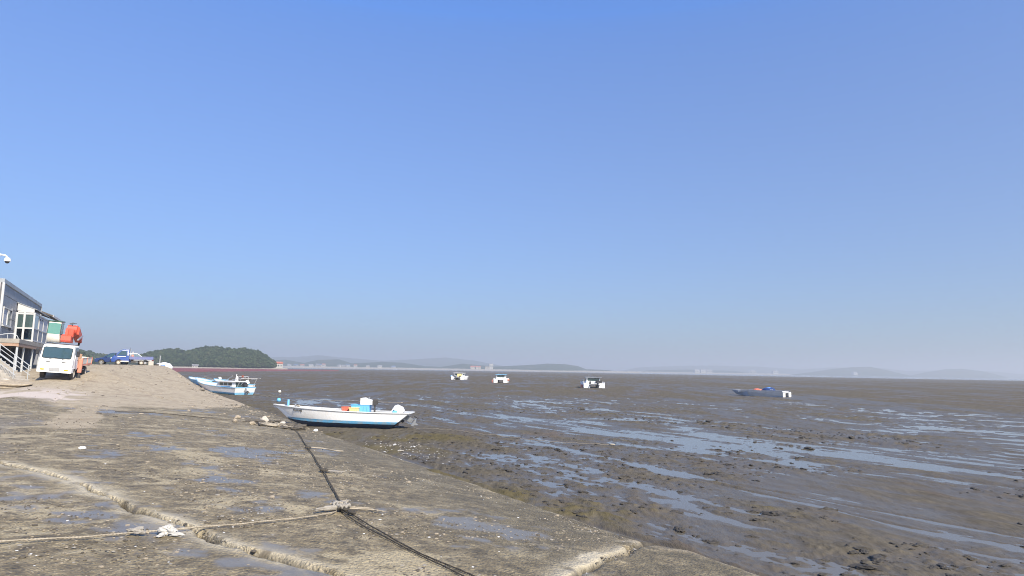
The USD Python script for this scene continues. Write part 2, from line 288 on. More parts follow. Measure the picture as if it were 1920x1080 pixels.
def build_slip():
    sv = [-40.]
    while sv[-1] < 150:
        d = abs(sv[-1]+9) if sv[-1] > -9 else 3*abs(sv[-1]+9); sv.append(sv[-1] + max(.024, min(.0105*d, 1.5)))
    tv = np.r_[np.arange(0, 10.5, .024)]; tv = np.r_[tv, 10.5+np.cumsum(.024*1.035**np.arange(130))]; tv = tv[tv < 75]
    S, T = np.meshgrid(np.array(sv), tv, indexing="ij")
    ramp = ss(S, -30, 40)
    h = base_h(S, T); near = ss(-S, -45, -10)
    film0 = N2(S*.30+2, T*.42, 61, 5) + .35*(N2(S*2.2, T*2.2, 62, 3)-.5)
    dry = dryness(S, T)
    film = ss(film0 + .22*(N2(S*5, T*5, 67, 3)-.5), .585, .68)*(1-dry)*ss(T, .5, 1.6)*(1-ss(S, 22, 32))*ss(T, 1.0, 1.8)
    slick = ss(10.0-S, -9, 1)*ss(T+.7*(N2(S*.5, T*.5, 66, 4)-.5)*4, 9.6, 10.6)*(1-dry); film = np.maximum(film, .55*slick*(S > 2))
    rough = (N2(S*.8, T*.8, 63, 4)-.5)*.045 + (N2(S*4, T*4, 64, 3)-.5)*.02*(1-.6*film) + (N2(S*14, T*14, 65, 2)-.5)*.012*near*(1-.8*film)*(1-.7*dry)
    rough += (N2(S*.22, T*.22, 68, 3)-.5)*.10*dry
    h = h + rough
    gap = np.zeros_like(h); jt = np.zeros_like(h); wob = N2(S*1.6, T*1.6, 71, 4)-.5; wob2 = N2(S*6, T*6, 72, 3)-.5
    for pts, dep in ((CRACK1, .15), (CRACK2, .12)):
        kw = 1.0 if pts is CRACK1 else .35
        d = poly_dist(S + kw*(wob*.55 + wob2*.22), T + kw*(wob*.5 + wob2*.12), pts); gate = ss(N2(S*.9, T*.9, 73, 3), .30, .45) if pts is CRACK1 else 1.0
        side = 1.0 if pts is CRACK1 else ss((S+4.77)*.817+(T-1.8)*.578, -.03, .03)
        wd = .026 + .050*ss(N2(S*1.3, T*1.3, 74, 3), .42, .66)
        gap = np.maximum(gap, np.exp(-(d/(wd*.95))**2)*gate*ss(N2(S*4, T*4, 83, 3), .30, .48))
        h = h - dep*np.exp(-(d/wd)**2)*gate + .011*np.exp(-((d-.10)/.08)**2)*(.2+1.8*np.clip(wob2*1.6+.3, 0, 1)) 
        jt = np.maximum(jt, np.exp(-(d/(.12+.30*N2(S*1.1, T*1.1, 75, 3)**1.5))**2)*ss(N2(S*2.2, T*2.2, 76, 4)+.3*(N2(S*9,T*9,81,3)-.5), .33, .50)*side*(1-.9*np.exp(-(d/(wd*1.1))**2)*gate))
    up = (S+4.77)*.817+(T-1.8)*.578; al = (S+4.77)*.578-(T-1.8)*.817
    fan = np.exp(-((up-.18)/.26)**2-((al+.05)/.62)**2); jt = np.maximum(jt, ss(fan + .9*wob + .7*wob2 + .5*(N2(S*16, T*16, 82, 2)-.5), .38, .72)*.95*ss(up, -.02, .03))
    for pts in THIN: h = h - .09*np.exp(-(poly_dist(S+wob*.9, T+wob*.6, pts)/.11)**2)
    rim = np.exp(-(T/.05)**2); jt = np.maximum(jt, rim*.45*ss(N2(S*1.5, T*0, 77, 3), .35, .6))
    pale = ss(N2(S*.5, T*.7, 78, 4), .38, .52)*ss(T, 9.0, 10.2)*ss(S, 24, 29)*(1-ss(S, 34, 43))
    jog = .16*(N2(S*.35, S*0, 79, 4)-.5) + .05*(N2(S*3, S*0, 80, 2)-.5) - .34*(1-ss(S, -4.4, -3.4))*ss(S, -12, -4.6)
    T2 = T - .16*0 + jog*np.exp(-T/1.5)
    X, Y = W(S, T2)
    # the foot of the slab: a rounded lip and a face going down into the silt
    sk = []
    for off, dz in ((-.015, -.03), (-.022, -.16), (-.022, -.6)):
        x, y = W(S[:, :1], T2[:, :1]+off); sk.insert(0, (x, y, h[:, :1]+dz))
    X = np.hstack([k[0] for k in sk]+[X]); Y = np.hstack([k[1] for k in sk]+[Y]); Z = np.hstack([k[2] for k in sk]+[h])
    pad = lambda q, v: np.hstack([np.full((len(q), 3), v), q])
    v, f = grid(X, Y, Z)
    tide = (1-ss(T+1.6*(N2(S*.6, T*.6, 84, 4)-.5)*2, .6, 5.0))*(1-.25*ss(S, 5, 20))*.62*ss(N2(S*1.2, T*1.2, 85, 4)+.18, .42, .62)
    p = obj("slipway", (v, f[:, ::-1]), "slip", smooth=True, kind="structure")
    primvar(p, "dry", pad(dry, 0).ravel()); primvar(p, "joint", pad(np.clip(jt*(1-.5*dry), 0, 1), .15).ravel()); primvar(p, "film", pad(film*(1-np.clip(jt, 0, 1)), .3).ravel()); primvar(p, "pale", pad(pale, 0).ravel()); primvar(p, "tide", pad(tide, .4).ravel()); primvar(p, "gap", pad(np.clip(gap*1.2, 0, 1), 0).ravel())
build_slip()

# ------------------------------------------------------------------ plain paints
paint("white_paint", (.80, .79, .76), .35, .25, (.42, .38, .31), 1.6)
paint("cream_paint", (.74, .70, .60), .4, .35, (.40, .34, .24), 2.0)
paint("hull_white", (.74, .735, .72), .38, .22, (.36, .30, .22), 1.3, bump=.15)
paint("hull_grey", (.52, .53, .53), .5, .45, (.26, .23, .19), 2.2)
paint("hull_blue", (.008, .022, .045), .55, .5, (.008, .010, .012), 2.0, bump=.2)
paint("waterline_blue", (.10, .30, .48), .5, .8, (.30, .25, .17), 3.2, bump=.3)
paint("sky_blue_paint", (.19, .47, .70), .45, .35, (.30, .28, .22), 2.0)
paint("mid_blue_paint", (.07, .20, .46), .45, .3, (.10, .12, .14), 2.0)
paint("crate_blue", (.14, .44, .72), .45, .25, (.18, .25, .28), 5.0)
paint("crate_yellow", (.74, .62, .27), .45, .3, (.3, .24, .12), 5.0)
paint("crate_red", (.64, .17, .10), .45, .3, (.25, .10, .06), 5.0)
paint("crane_red", (.60, .085, .045), .4, .45, (.28, .07, .045), 2.4)
paint("faded_red", (.66, .24, .16), .5, .4, (.36, .16, .10), 3.0)
paint("car_blue", (.028, .070, .270), .25, .3, (.16, .15, .14), 1.5)
paint("bed_blue", (.12, .14, .30), .45, .45, (.24, .23, .25), 2.5)
paint("slate_paint", (.25, .27, .30), .5, .5, (.10, .10, .11), 1.5)
paint("dark_car_blue", (.020, .045, .150), .25, .2, (.08, .08, .09), 1.5)
paint("silver_paint", (.52, .54, .57), .3, .15, (.3, .3, .29), 1.5, metal=.3)
paint("black_rubber", (.022, .021, .020), .75, .5, (.14, .12, .09), 6.0)
paint("dusty_rubber", (.070, .062, .052), .85, .6, (.22, .18, .13), 5.0)
paint("black_plastic", (.020, .020, .022), .5, .3, (.08, .07, .06), 4.0)
paint("chassis_grey", (.045, .042, .040), .7, .5, (.13, .11, .09), 4.0)
paint("steel_grey", (.36, .37, .38), .4, .35, (.22, .18, .14), 4.0, metal=.6)
paint("galvanised", (.44, .46, .47), .5, .35, (.32, .26, .20), 6.0, metal=.35)
paint("rust_paint", (.34, .22, .15), .7, .5, (.20, .10, .05), 5.0)
paint("hub_cream", (.55, .50, .42), .55, .5, (.30, .23, .15), 6.0)
paint("lamp_amber", (.62, .34, .03), .2, .1)
paint("lamp_clear", (.55, .58, .58), .12, .1)
paint("lamp_red", (.42, .02, .02), .2, .1)
paint("plate_grey", (.34, .34, .34), .45, .2)
paint("truck_glass", (.030, .060, .068), .06, .12, (.10, .12, .12), 2.0, spec=.8)
paint("green_glass", (.10, .24, .20), .08, .25, (.20, .27, .23), 2.0, spec=.7)
paint("wall_panel", (.175, .185, .215), .45, .3, (.24, .24, .245), .8)
paint("wall_joint", (.11, .11, .12), .7, .2)
paint("parapet", (.27, .285, .30), .4, .2, (.3, .3, .3), .8)
paint("frame_white", (.47, .465, .46), .4, .25, (.5, .46, .40), 2.0)
paint("concrete", (.30, .275, .235), .85, .6, (.17, .145, .11), 1.4, bump=.4)
paint("pale_concrete", (.42, .385, .33), .85, .5, (.25, .21, .16), 1.2, bump=.4)
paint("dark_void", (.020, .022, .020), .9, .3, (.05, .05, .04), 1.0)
paint("netting_green", (.030, .085, .055), .8, .5, (.05, .06, .04), 2.0)
paint("roof_brown", (.085, .070, .058), .7, .5, (.14, .12, .10), 1.5)
paint("grey_block", (.30, .30, .29), .85, .3, (.2, .18, .15), 2.0)
paint("tarp_white", (.70, .70, .70), .6, .4, (.42, .40, .36), 3.0, bump=.3)
paint("tarp_blue", (.10, .22, .50), .55, .3, (.2, .25, .35), 3.0)
paint("rope_dark", (.045, .038, .028), .9, .6, (.12, .10, .07), 25.0, bump=.5)
paint("rope_pale", (.34, .295, .225), .9, .6, (.17, .14, .10), 18.0, bump=.5)
paint("rope_grey", (.30, .275, .235), .9, .6, (.13, .11, .085), 18.0, bump=.5)
paint("rag_white", (.44, .425, .39), .9, .4, (.3, .28, .24), 9.0, bump=.4)
paint("foam_white", (.80, .80, .78), .6, .2, (.5, .46, .4), 8.0)
paint("stone_tan", (.33, .275, .20), .9, .6, (.14, .115, .08), 7.0, bump=.5)
paint("stone_dark", (.10, .085, .065), .9, .6, (.05, .042, .03), 9.0, bump=.5)
paint("clod", (.048, .041, .031), .7, .5, (.034, .029, .023), 6.0, bump=.4)
pane("window_glass", (.55, .64, .63), ior=1.55)
paint("window_dark", (.045, .070, .068), .06, .2, (.10, .13, .12), 1.2, spec=.8)
paint("curtain", (.40, .42, .46), .8, .2, (.45, .46, .5), 2.0)

def wheel(parent, c, r, w, rim_mat="hub_cream", tyre="dusty_rubber", out=1, name="wheel"):
    """tyre with a rounded shoulder and a dished rim, axle along y"""
    prof = np.array([(r*.56, -w/2), (r*.88, -w/2), (r*.97, -w*.40), (r, -w*.25), (r, w*.25), (r*.97, w*.40), (r*.88, w/2), (r*.56, w/2)])
    a = np.linspace(0, 2*PI, 25); sec = [np.c_[p_[0]*np.cos(a), np.full(25, p_[1]), p_[0]*np.sin(a)] for p_ in prof]
    t = loft(sec); t.apply_translation(c)
    wh = obj(name, t, tyre, parent, smooth=35)
    yo = out*w/2
    prof = [(r*.57, yo), (r*.52, yo*.55), (r*.34, yo*.50), (r*.24, yo*.95), (r*.13, yo*1.02), (.001, yo*1.02)]
    sec = [np.c_[p_[0]*np.cos(a), np.full(25, p_[1]), p_[0]*np.sin(a)] for p_ in prof]; t = loft(sec)
    if out < 0: t.invert()
    t.apply_translation(c); obj("rim", t, rim_mat, wh, smooth=30); return wh
def body(pts, hw, edge=.06):
    """rounded convex body from a side outline (x, z) with a half width at each point"""
    p = np.array(pts, float); hw = np.full(len(p), hw) if np.ndim(hw) == 0 else np.array(hw, float); c = p.mean(0)
    d = p-c; q = c + d*(1-edge/np.linalg.norm(d, axis=1))[:, None]; q2 = c + d*(1-.3*edge/np.linalg.norm(d, axis=1))[:, None]
    out = []
    for s in (-1, 1):
        out += [np.c_[p[:, 0], s*(hw-edge), p[:, 1]], np.c_[q2[:, 0], s*(hw-.3*edge), q2[:, 1]], np.c_[q[:, 0], s*hw, q[:, 1]]]
    return hullof(np.vstack(out))
def minus(a, *bs):
    for b in bs: a = trimesh.boolean.difference([a, b], engine="manifold")
    return a
def disc(x, z, r, y0, y1):
    m = trimesh.creation.cylinder(radius=r, height=abs(y1-y0), sections=28)
    m.apply_transform(trimesh.transformations.rotation_matrix(PI/2, (1, 0, 0))); m.apply_translation((x, (y0+y1)/2, z)); return m
def rpanel(w, h, r, thick_):
    from shapely.geometry import box as sb
    return trimesh.creation.extrude_polygon(sb(-w/2+r, -h/2+r, w/2-r, h/2-r).buffer(r, 4), thick_, engine="earcut")
def face_panel(c, xdir, ydir, w, h, r=.08, t=.02, inset=0.0):
    """rounded flat panel centred at c, spanned by two directions, standing out along their cross product"""
    xd, yd = np.array(xdir, float), np.array(ydir, float); xd /= np.linalg.norm(xd); yd /= np.linalg.norm(yd); zd = np.cross(xd, yd)
    m = rpanel(w, h, r, t); T = np.eye(4); T[:3, 0], T[:3, 1], T[:3, 2], T[:3, 3] = xd, yd, zd, np.array(c, float)-zd*inset; m.apply_transform(T); return m

# ------------------------------------------------------------------ crane truck (x forward, front axle at 0)
def crane_truck(s, t, rz, pitch):
    x, y = W(s, t); z = base_h(s, t)
    T = thing("crane_truck", "white cab-over crane truck with folded red crane parked beside the grey building", "truck", (x, y, z+.01), rz, pitch)
    cabp = [(1.20, .62), (1.21, .95), (1.16, 1.42), (.93, 2.30), (.78, 2.43), (.40, 2.46), (-.66, 2.46), (-.74, 2.38), (-.76, .75), (-.5, .62)]
    hw = [1.0, 1.03, 1.03, .97, .95, .94, .95, .96, 1.03, 1.0]
    cab = minus(body(cabp, hw, .06), disc(0, .42, .56, -1.3, -.72), disc(0, .42, .56, .72, 1.3))
    cb = obj("cab", cab, "white_paint", T, smooth=35)
    # windscreen on the raked front
    p0, p1 = V(1.16, 0, 1.42), V(.93, 0, 2.30); up = p1-p0; n = np.cross(V(0, 1, 0), up); n /= np.linalg.norm(n)
    obj("windscreen_seal", face_panel(p0+up*.52+n*.0, (0, 1, 0), up, 1.80, .84, .14, .018), "black_rubber", T)
    obj("windscreen", face_panel(p0+up*.52+n*.012, (0, 1, 0), up, 1.72, .77, .12, .014), "truck_glass", T)
    for k in (-.42, .34):
        obj("wiper", rod(p0+V(0, k, 0)+up*.02+n*.03, p0+V(0, k+.42, 0)+up*.16+n*.045, .012, 5), "black_plastic", T)
    for k in (-.48, .48): obj("vent", cbox((1.185, k, 1.24), (.03, .26, .05), .01, ry=-.12), "black_plastic", T)
    obj("front_badge", face_panel((1.18, 0, 1.17), (0, 1, 0), (-.1, 0, 1), .16, .09, .04, .012), "steel_grey", T)
    obj("bumper", minus(body([(1.30, .50), (1.31, .80), (1.22, .88), (.62, .88), (.58, .50)], 1.05, .05), disc(0, .42, .58, -1.3, -.70), disc(0, .42, .58, .70, 1.3)), "white_paint", T, smooth=35)
    obj("number_plate", cbox((1.322, 0, .72), (.02, .62, .24), .008), "plate_grey", T)
    for k in (-1, 1):
        obj("headlight", body([(1.255, .90), (1.23, 1.06), (1.0, 1.06), (1.0, .90)], .15, .03).apply_translation((0, k*.80, 0)), "lamp_clear", T, smooth=30)
        obj("fog_light", face_panel((1.312, k*.72, .70), (0, 1, 0), (0, 0, 1), .24, .10, .03, .012), "lamp_amber", T)
        # doors, windows, mirrors
        yy = k*1.03; d = face_panel((.05, k*.985, 1.30), (1 if k < 0 else -1, 0, 0), (0, -k*.0, 1), 1.02, 1.0, .06, .05)
        dr = obj("door", d, "white_paint", T)
        obj("door_handle", cbox((-.32, k*1.045, 1.42), (.16, .03, .04), .01), "black_plastic", dr)
        lean = V(0, -k*.075, 1)
        obj("side_window", face_panel((.06, k*1.0, 2.02), (1 if k < 0 else -1, 0, 0), lean, .92, .60, .10, .022), "truck_glass", T)
        mr = obj("mirror", cbox((.93, k*1.24, 1.90), (.08, .20, .42), .03), "black_plastic", T)
        obj("mirror_arm", rod((.9, k*.93, 2.15), (.93, k*1.22, 2.05), .015, 6), "black_plastic", mr)
    # chassis, wheels
    obj("chassis", cat_([box((-2.6, k*.40, .74), (6.6, .09, .22)) for k in (-1, 1)] + [box((xx, 0, .74), (.12, .8, .14)) for xx in (-1.2, -2.6, -4.0, -5.4)]), "chassis_grey", T)
    obj("rear_axle", rod((-4.5, -.8, .46), (-4.5, .8, .46), .09), "chassis_grey", T)
    for k in (-1, 1):
        wheel(T, (0, k*.88, .43), .43, .26, out=k); wheel(T, (-4.5, k*.80, .43), .43, .46, out=k)
        obj("mudguard", box((-4.5, k*.8, .98), (1.0, .5, .02)), "black_rubber", T)
    obj("fuel_tank", cbox((-2.4, .78, .66), (.95, .44, .42), .06), "chassis_grey", T)
    obj("underrun_rail", rod((-1.6, .98, .62), (-3.8, .98, .62), .03, 6), "steel_grey", T)
    # load bed with drop sides
    bd = obj("load_bed", box((-3.92, 0, 1.02), (4.3, 2.14, .10)), "rust_paint", T)
    for k in (-1, 1):
        for i, xx in enumerate((-2.88, -4.92)):
            obj("side_panel", cbox((xx, k*1.09, 1.31), (1.96, .05, .44), .012), "cream_paint", T)
            obj("panel_rail", cbox((xx, k*1.105, 1.545), (1.98, .07, .03), .008), "rust_paint", T)
        for xx in (-1.86, -3.90, -5.94): obj("stake_post", cbox((xx, k*1.115, 1.29), (.07, .07, .56), .01), "faded_red", T)
        obj("bed_rail", cbox((-3.92, k*1.10, 1.01), (4.32, .07, .11), .01), "faded_red", T)
    obj("tailgate", cbox((-6.0, 0, 1.31), (.05, 2.1, .44), .012), "cream_paint", T)
    obj("headboard", cbox((-1.84, 0, 1.46), (.06, 2.1, .80), .012), "rust_paint", T)
    for k in (-1, 1): obj("tail_light", cbox((-6.06, k*.85, .92), (.05, .30, .12), .01), "lamp_red", T)
    # crane column, outriggers and the operator's cabin behind the cab
    obj("crane_base", cat_([cbox((-1.28, 0, 1.15), (.75, 1.1, .75), .04), cbox((-1.28, 0, .92), (.5, 2.1, .26), .02)]), "faded_red", T)
    for k in (-1, 1):
        og = obj("outrigger", cbox((-1.28, k*1.12, .98), (.30, .26, 1.02), .03), "faded_red", T)
        obj("outrigger_foot", cat_([rod((-1.28, k*1.12, .5), (-1.28, k*1.12, .12), .09, 10), rod((-1.28, k*1.12, .03), (-1.28, k*1.12, .12), .17, 12)]), "chassis_grey", og)
    obj("turntable", trimesh.creation.cylinder(radius=.42, height=.9, sections=20).apply_translation((-1.28, 0, 1.95)), "chassis_grey", T, smooth=30)
    obj("crane_platform", cbox((-1.30, -.15, 2.44), (1.05, 1.75, .12), .02), "chassis_grey", T)
    # operator's cabin
    cp = [(-.86, 2.72), (-.62, 3.15), (-.66, 4.02), (-.76, 4.10), (-1.66, 4.10), (-1.70, 2.56), (-1.05, 2.56)]
    oc = obj("operator_cabin", body(cp, .40, .05).apply_translation((0, -.78, 0)), "cream_paint", T, smooth=35)
    obj("cabin_roof", cbox((-1.17, -.78, 4.13), (1.08, .90, .07), .03), "netting_green", oc)
    q0, q1 = V(-.62, -.78, 3.15), V(-.66, -.78, 4.02)
    obj("front_pane", face_panel((q0+q1)/2+V(.0, 0, .01), (0, 1, 0), q1-q0, .76, .80, .05, .014), "green_glass", oc)
    for k in (-1, 1):
        obj("side_pane", face_panel((-1.12, -.78+k*.40, 3.60), (1 if k < 0 else -1, 0, 0), (0, 0, 1), .86, .80, .05, .012), "green_glass", oc)
        obj("pillar", rod((-.63, -.78+k*.405, 3.12), (-.67, -.78+k*.405, 4.08), .022, 6), "black_plastic", oc)
    # folded boom
    obj("winch_housing", hullof([(x_, y_, z_) for x_, z_ in ((-.72, 2.66), (-.60, 2.80), (-.64, 3.12), (-.95, 3.22), (-1.6, 3.22), (-1.65, 2.60)) for y_ in (-.28, .34)]), "crane_red", T)
    obj("lower_boom", hullof([(-1.0, -.15, 2.9), (-1.0, .30, 2.9), (-1.1, -.15, 3.65), (-1.1, .30, 3.65), (-1.7, -.15, 3.75), (-1.7, .30, 3.75), (-1.8, -.15, 2.8), (-1.8, .30, 2.8)]), "crane_red", T)
    obj("boom_knuckle", cat_([trimesh.creation.cylinder(radius=.34, height=.62, sections=18).apply_transform(trimesh.transformations.rotation_matrix(PI/2, (1, 0, 0))).apply_translation((-1.5, .22, 3.62)), cbox((-1.25, .22, 3.35), (.5, .36, .6), .04)]), "crane_red", T)
    bm = obj("upper_boom", cat_([hullof([(a_, b_, c_) for a_, c_ in ((-1.5, 3.85), (-1.5, 3.30), (-3.2, 3.12), (-3.2, 2.66)) for b_ in (.22, .66)])]), "crane_red", T)
    obj("boom_section", cbox((-3.4, .44, 2.84), (.6, .26, .26), .02, ry=-.30), "crane_red", bm)
    obj("hydraulic_ram", rod((-1.2, .72, 2.9), (-2.7, .72, 3.2), .07, 10), "steel_grey", T, smooth=30)
    obj("hose_bracket", cat_([rod((-1.3, .2, 3.85), (-1.3, .2, 4.15), .03, 6), rod((-1.3, .0, 4.05), (-1.3, .45, 4.1), .03, 6), rod((-1.55, .1, 3.85), (-1.5, .05, 4.05), .025, 6), cbox((-1.9, .45, 3.75), (.3, .16, .2), .02)]), "chassis_grey", T)
    obj("hook_block", cat_([cbox((-3.5, .44, 2.56), (.16, .12, .26), .02), rod((-3.5, .44, 2.44), (-3.5, .44, 2.3), .03, 6)]), "chassis_grey", bm)
    return T
RZT = math.atan2(-.94, .342)
crane_truck(46.3, 12.0, math.radians(90+23.5-180), math.radians(4.2))

# ------------------------------------------------------------------ small lorry and cars on the crest
def pickup(s, t, rz):
    x, y = W(s, t)
    T = thing("pickup_truck", "blue flatbed pickup truck parked side-on at the top of the slipway", "truck", (x, y, base_h(s, t)+.01), rz)
    prof = [(1.18, .36), (1.20, .72), (1.02, .98), (.72, 1.16), (.12, 1.86), (-.06, 1.93), (-.72, 1.94), (-.80, 1.86), (-.82, .42), (.5, .34)]
    hw = [.78, .84, .84, .83, .72, .70, .72, .74, .84, .82]
    obj("cab", minus(body(prof, hw, .07), disc(.35, .30, .40, -1.2, -.6), disc(.35, .30, .40, .6, 1.2)), "car_blue", T, smooth=35)
    up = V(-.60, 0, .70)
    obj("windscreen", face_panel((.425, 0, 1.515), (0, 1, 0), up, 1.36, .80, .08, .016), "truck_glass", T)
    for k in (-1, 1):
        lean = V(0, -k*.16, 1)
        w_ = hullof([(a_, k*(.835 - (c_-1.14)*.165) + k*dd, c_) for a_, c_ in ((.60, 1.18), (.10, 1.78), (-.46, 1.80), (-.50, 1.18)) for dd in (-.02, .012)])
        obj("side_window", w_, "truck_glass", T)
        obj("quarter_window", hullof([(a_, k*(.835 - (c_-1.14)*.165) + k*dd, c_) for a_, c_ in ((-.56, 1.18), (-.56, 1.80), (-.72, 1.80), (-.72, 1.18)) for dd in (-.02, .012)]), "curtain", T)
        obj("door_stripe", box((.05, k*.846, 1.04), (.92, .012, .12), ry=.03), "frame_white", T)
        obj("mirror", cbox((.68, k*.95, 1.32), (.08, .14, .22), .02), "black_plastic", T)
        obj("headlight", cbox((1.13, k*.62, .82), (.16, .30, .18), .04, ry=-.4), "lamp_clear", T)
        wheel(T, (.35, k*.70, .31), .31, .20, out=k); wheel(T, (-2.18, k*.66, .31), .31, .30, out=k)
        obj("sill", box((-.30, k*.845, .44), (.9, .02, .16)), "hub_cream", T)
    obj("bumper", cbox((1.2, 0, .46), (.14, 1.6, .22), .04), "black_plastic", T)
    obj("chassis", cat_([box((-1.9, k*.32, .50), (2.6, .08, .14)) for k in (-1, 1)] + [box((-1.3, .45, .42), (.5, .3, .28)), box((-2.18, 0, .31), (.1, 1.2, .1))]), "chassis_grey", T)
    obj("load_bed", box((-2.18, 0, .72), (2.62, 1.62, .06)), "chassis_grey", T)
    for k in (-1, 1):
        obj("bed_side", cbox((-2.18, k*.82, .87), (2.62, .04, .34), .012), "bed_blue", T)
        obj("bed_rail", cbox((-2.18, k*.835, 1.05), (2.64, .05, .05), .01), "bed_blue", T)
        obj("tail_light", cbox((-3.5, k*.6, .62), (.05, .28, .12), .01), "lamp_red", T)
    obj("tailgate", cbox((-3.49, 0, .87), (.04, 1.62, .34), .012), "bed_blue", T)
    obj("headboard", cat_([rod((-.92, k*.7, .74), (-.92, k*.7, 2.0), .025, 6) for k in (-1, 1)] + [rod((-.92, -.7, z_), (-.92, .7, z_), .02, 6) for z_ in (1.5, 1.96)]), "galvanised", T)
    obj("roof_aerial", rod((-.80, .6, 1.9), (-.86, .62, 2.2), .012, 5), "black_plastic", T)
    return T
RZN = math.atan2(NN[1], NN[0])
pickup(86.2, 8.35, RZN+math.radians(3))
x, y = W(86.2, 7.0); T = thing("gas_bottle", "faded red and white gas bottle standing in the blue pickup bed by its cab", "gas bottle", (*W(86.2, 7.15), base_h(86.2, 7)+.76))
obj("cylinder", trimesh.creation.capsule(radius=.16, height=.50, count=[14, 14]).apply_translation((0, 0, .16)), "faded_red", T, smooth=True)
obj("collar", trimesh.creation.annulus(.09, .11, .14, sections=14).apply_translation((0, 0, .86)), "frame_white", T)
obj("foot_ring", trimesh.creation.annulus(.13, .15, .08, sections=14).apply_translation((0, 0, .04)), "faded_red", T)

def car(name, label, cat, s, t, rz, paint_, dz=0.0, kind="hatch", group=None):
    x, y = W(s, t); T = thing(name, label, cat, (x, y, base_h(s, t)+dz), rz, group=group)
    lower = [(2.0, .34), (2.06, .62), (1.92, .80), (1.0, .94), (-1.9, 1.0), (-2.05, .85), (-2.05, .36)]
    bd = minus(body(lower, [.78, .84, .85, .87, .87, .85, .80], .08), *[disc(xx, .32, .38, a_, b_) for xx in (1.25, -1.3) for a_, b_ in ((-1.2, -.62), (.62, 1.2))])
    obj("body", bd, paint_, T, smooth=35)
    top = [(1.05, .90), (.30, 1.46), (.05, 1.52), (-1.35, 1.52), (-1.62, 1.44), (-1.95, .95)]
    th = [.80, .64, .62, .62, .62, .78]
    gl = obj("glasshouse", body(top, th, .05), "truck_glass", T, smooth=35)
    obj("roof", hullof([(a_, k*b_, c_) for a_, b_, c_ in ((.32, .63, 1.47), (.05, .61, 1.545), (-1.38, .61, 1.545), (-1.66, .63, 1.45)) for k in (-1, 1)]), paint_, T)
    for k in (-1, 1):
        for a_, b_ in (((1.02, .81, .93), (.30, .645, 1.47)), ((-.50, .81, .98), (-.50, .64, 1.50)), ((-1.60, .80, .98), (-1.45, .64, 1.50))):
            obj("pillar", rod((a_[0], k*a_[1], a_[2]), (b_[0], k*b_[1], b_[2]), .04, 6), paint_, T)
        obj("headlight", cbox((1.93, k*.62, .70), (.16, .34, .14), .04), "lamp_clear", T)
        obj("tail_light", cbox((-2.02, k*.68, .88), (.08, .2, .2), .03), "lamp_red", T)
        obj("mirror", cbox((.72, k*.92, 1.02), (.1, .16, .12), .03), paint_, T)
        for xx in (1.25, -1.3): wheel(T, (xx, k*.74, .31), .31, .2, "steel_grey", out=k)
    obj("number_plate", cbox((2.07, 0, .52), (.02, .42, .11), .006), "plate_grey", T)
    return T
car("parked_car", "dark blue car showing its windscreen just left of the blue pickup", "car", 89.3, 9.25, RZN+math.radians(-8), "dark_car_blue")
car("parked_car", "silver car behind the bed of the blue pickup, only its roof showing", "car", 91.6, 6.9, RZN+math.radians(184), "silver_paint", .02)
car("parked_car", "pale car far left of the blue pickup, beyond the crane truck's bed", "car", 99.0, 15.6, RZN+math.radians(186), "silver_paint", -.25)
car("parked_car", "small white car beside the tail of the crane truck", "car", 108.0, 18.4, RZN+math.radians(20), "white_paint", -.05)

def st_box(ds, dt): return None
RZU = math.atan2(U[1], U[0])
T = thing("concrete_block", "square tan concrete block beneath the blue pickup's tail", "block", (*W(85.2, 5.05), base_h(85.2, 5.05)-.03), RZU)
obj("block", cbox((0, 0, .26), (.55, .60, .56), .04), "pale_concrete", T); obj("lifting_eye", trimesh.creation.torus(.07, .015).apply_transform(trimesh.transformations.rotation_matrix(PI/2, (1, 0, 0))).apply_translation((0, 0, .57)), "rust_paint", T)
T = thing("used_tyre", "black tyre lying between the concrete block and the white heap", "tyre", (*W(85.6, 4.4), base_h(85.6, 4.4)), 0)
t_ = trimesh.creation.torus(.22, .09); t_.apply_translation((0, 0, .09)); obj("tyre", t_, "black_rubber", T, smooth=True)
def lump(seed, sx, sy, sz, n=3, amp=.28):
    m = trimesh.creation.icosphere(n); v = m.vertices; k = 1 + amp*2*(meshkit.fbm(v*1.5+seed*3.1, 3, seed)-.5)
    m.vertices = v*k[:, None]*V(sx, sy, sz); return m
T = thing("tarpaulin_heap", "white sheeted heap of gear at the edge of the crest, right of the pickup", "heap", (*W(87.5, 3.5), base_h(87.5, 3.5)-.12), RZU)
obj("white_sheet", lump(3, .9, 1.0, .62), "tarp_white", T, smooth=True); obj("blue_fold", lump(5, .2, .3, .18).apply_translation((-.78, .1, .14)), "tarp_blue", T, smooth=True)
T = thing("marker_post", "thin white post standing behind the white sheeted heap", "post", (*W(89.4, 3.9), base_h(89.4, 3.9)))
obj("pole", rod((0, 0, 0), (0, 0, 1.25), .045, 8), "frame_white", T); obj("cap", cbox((0, 0, 1.27), (.12, .12, .05), .01), "frame_white", T)

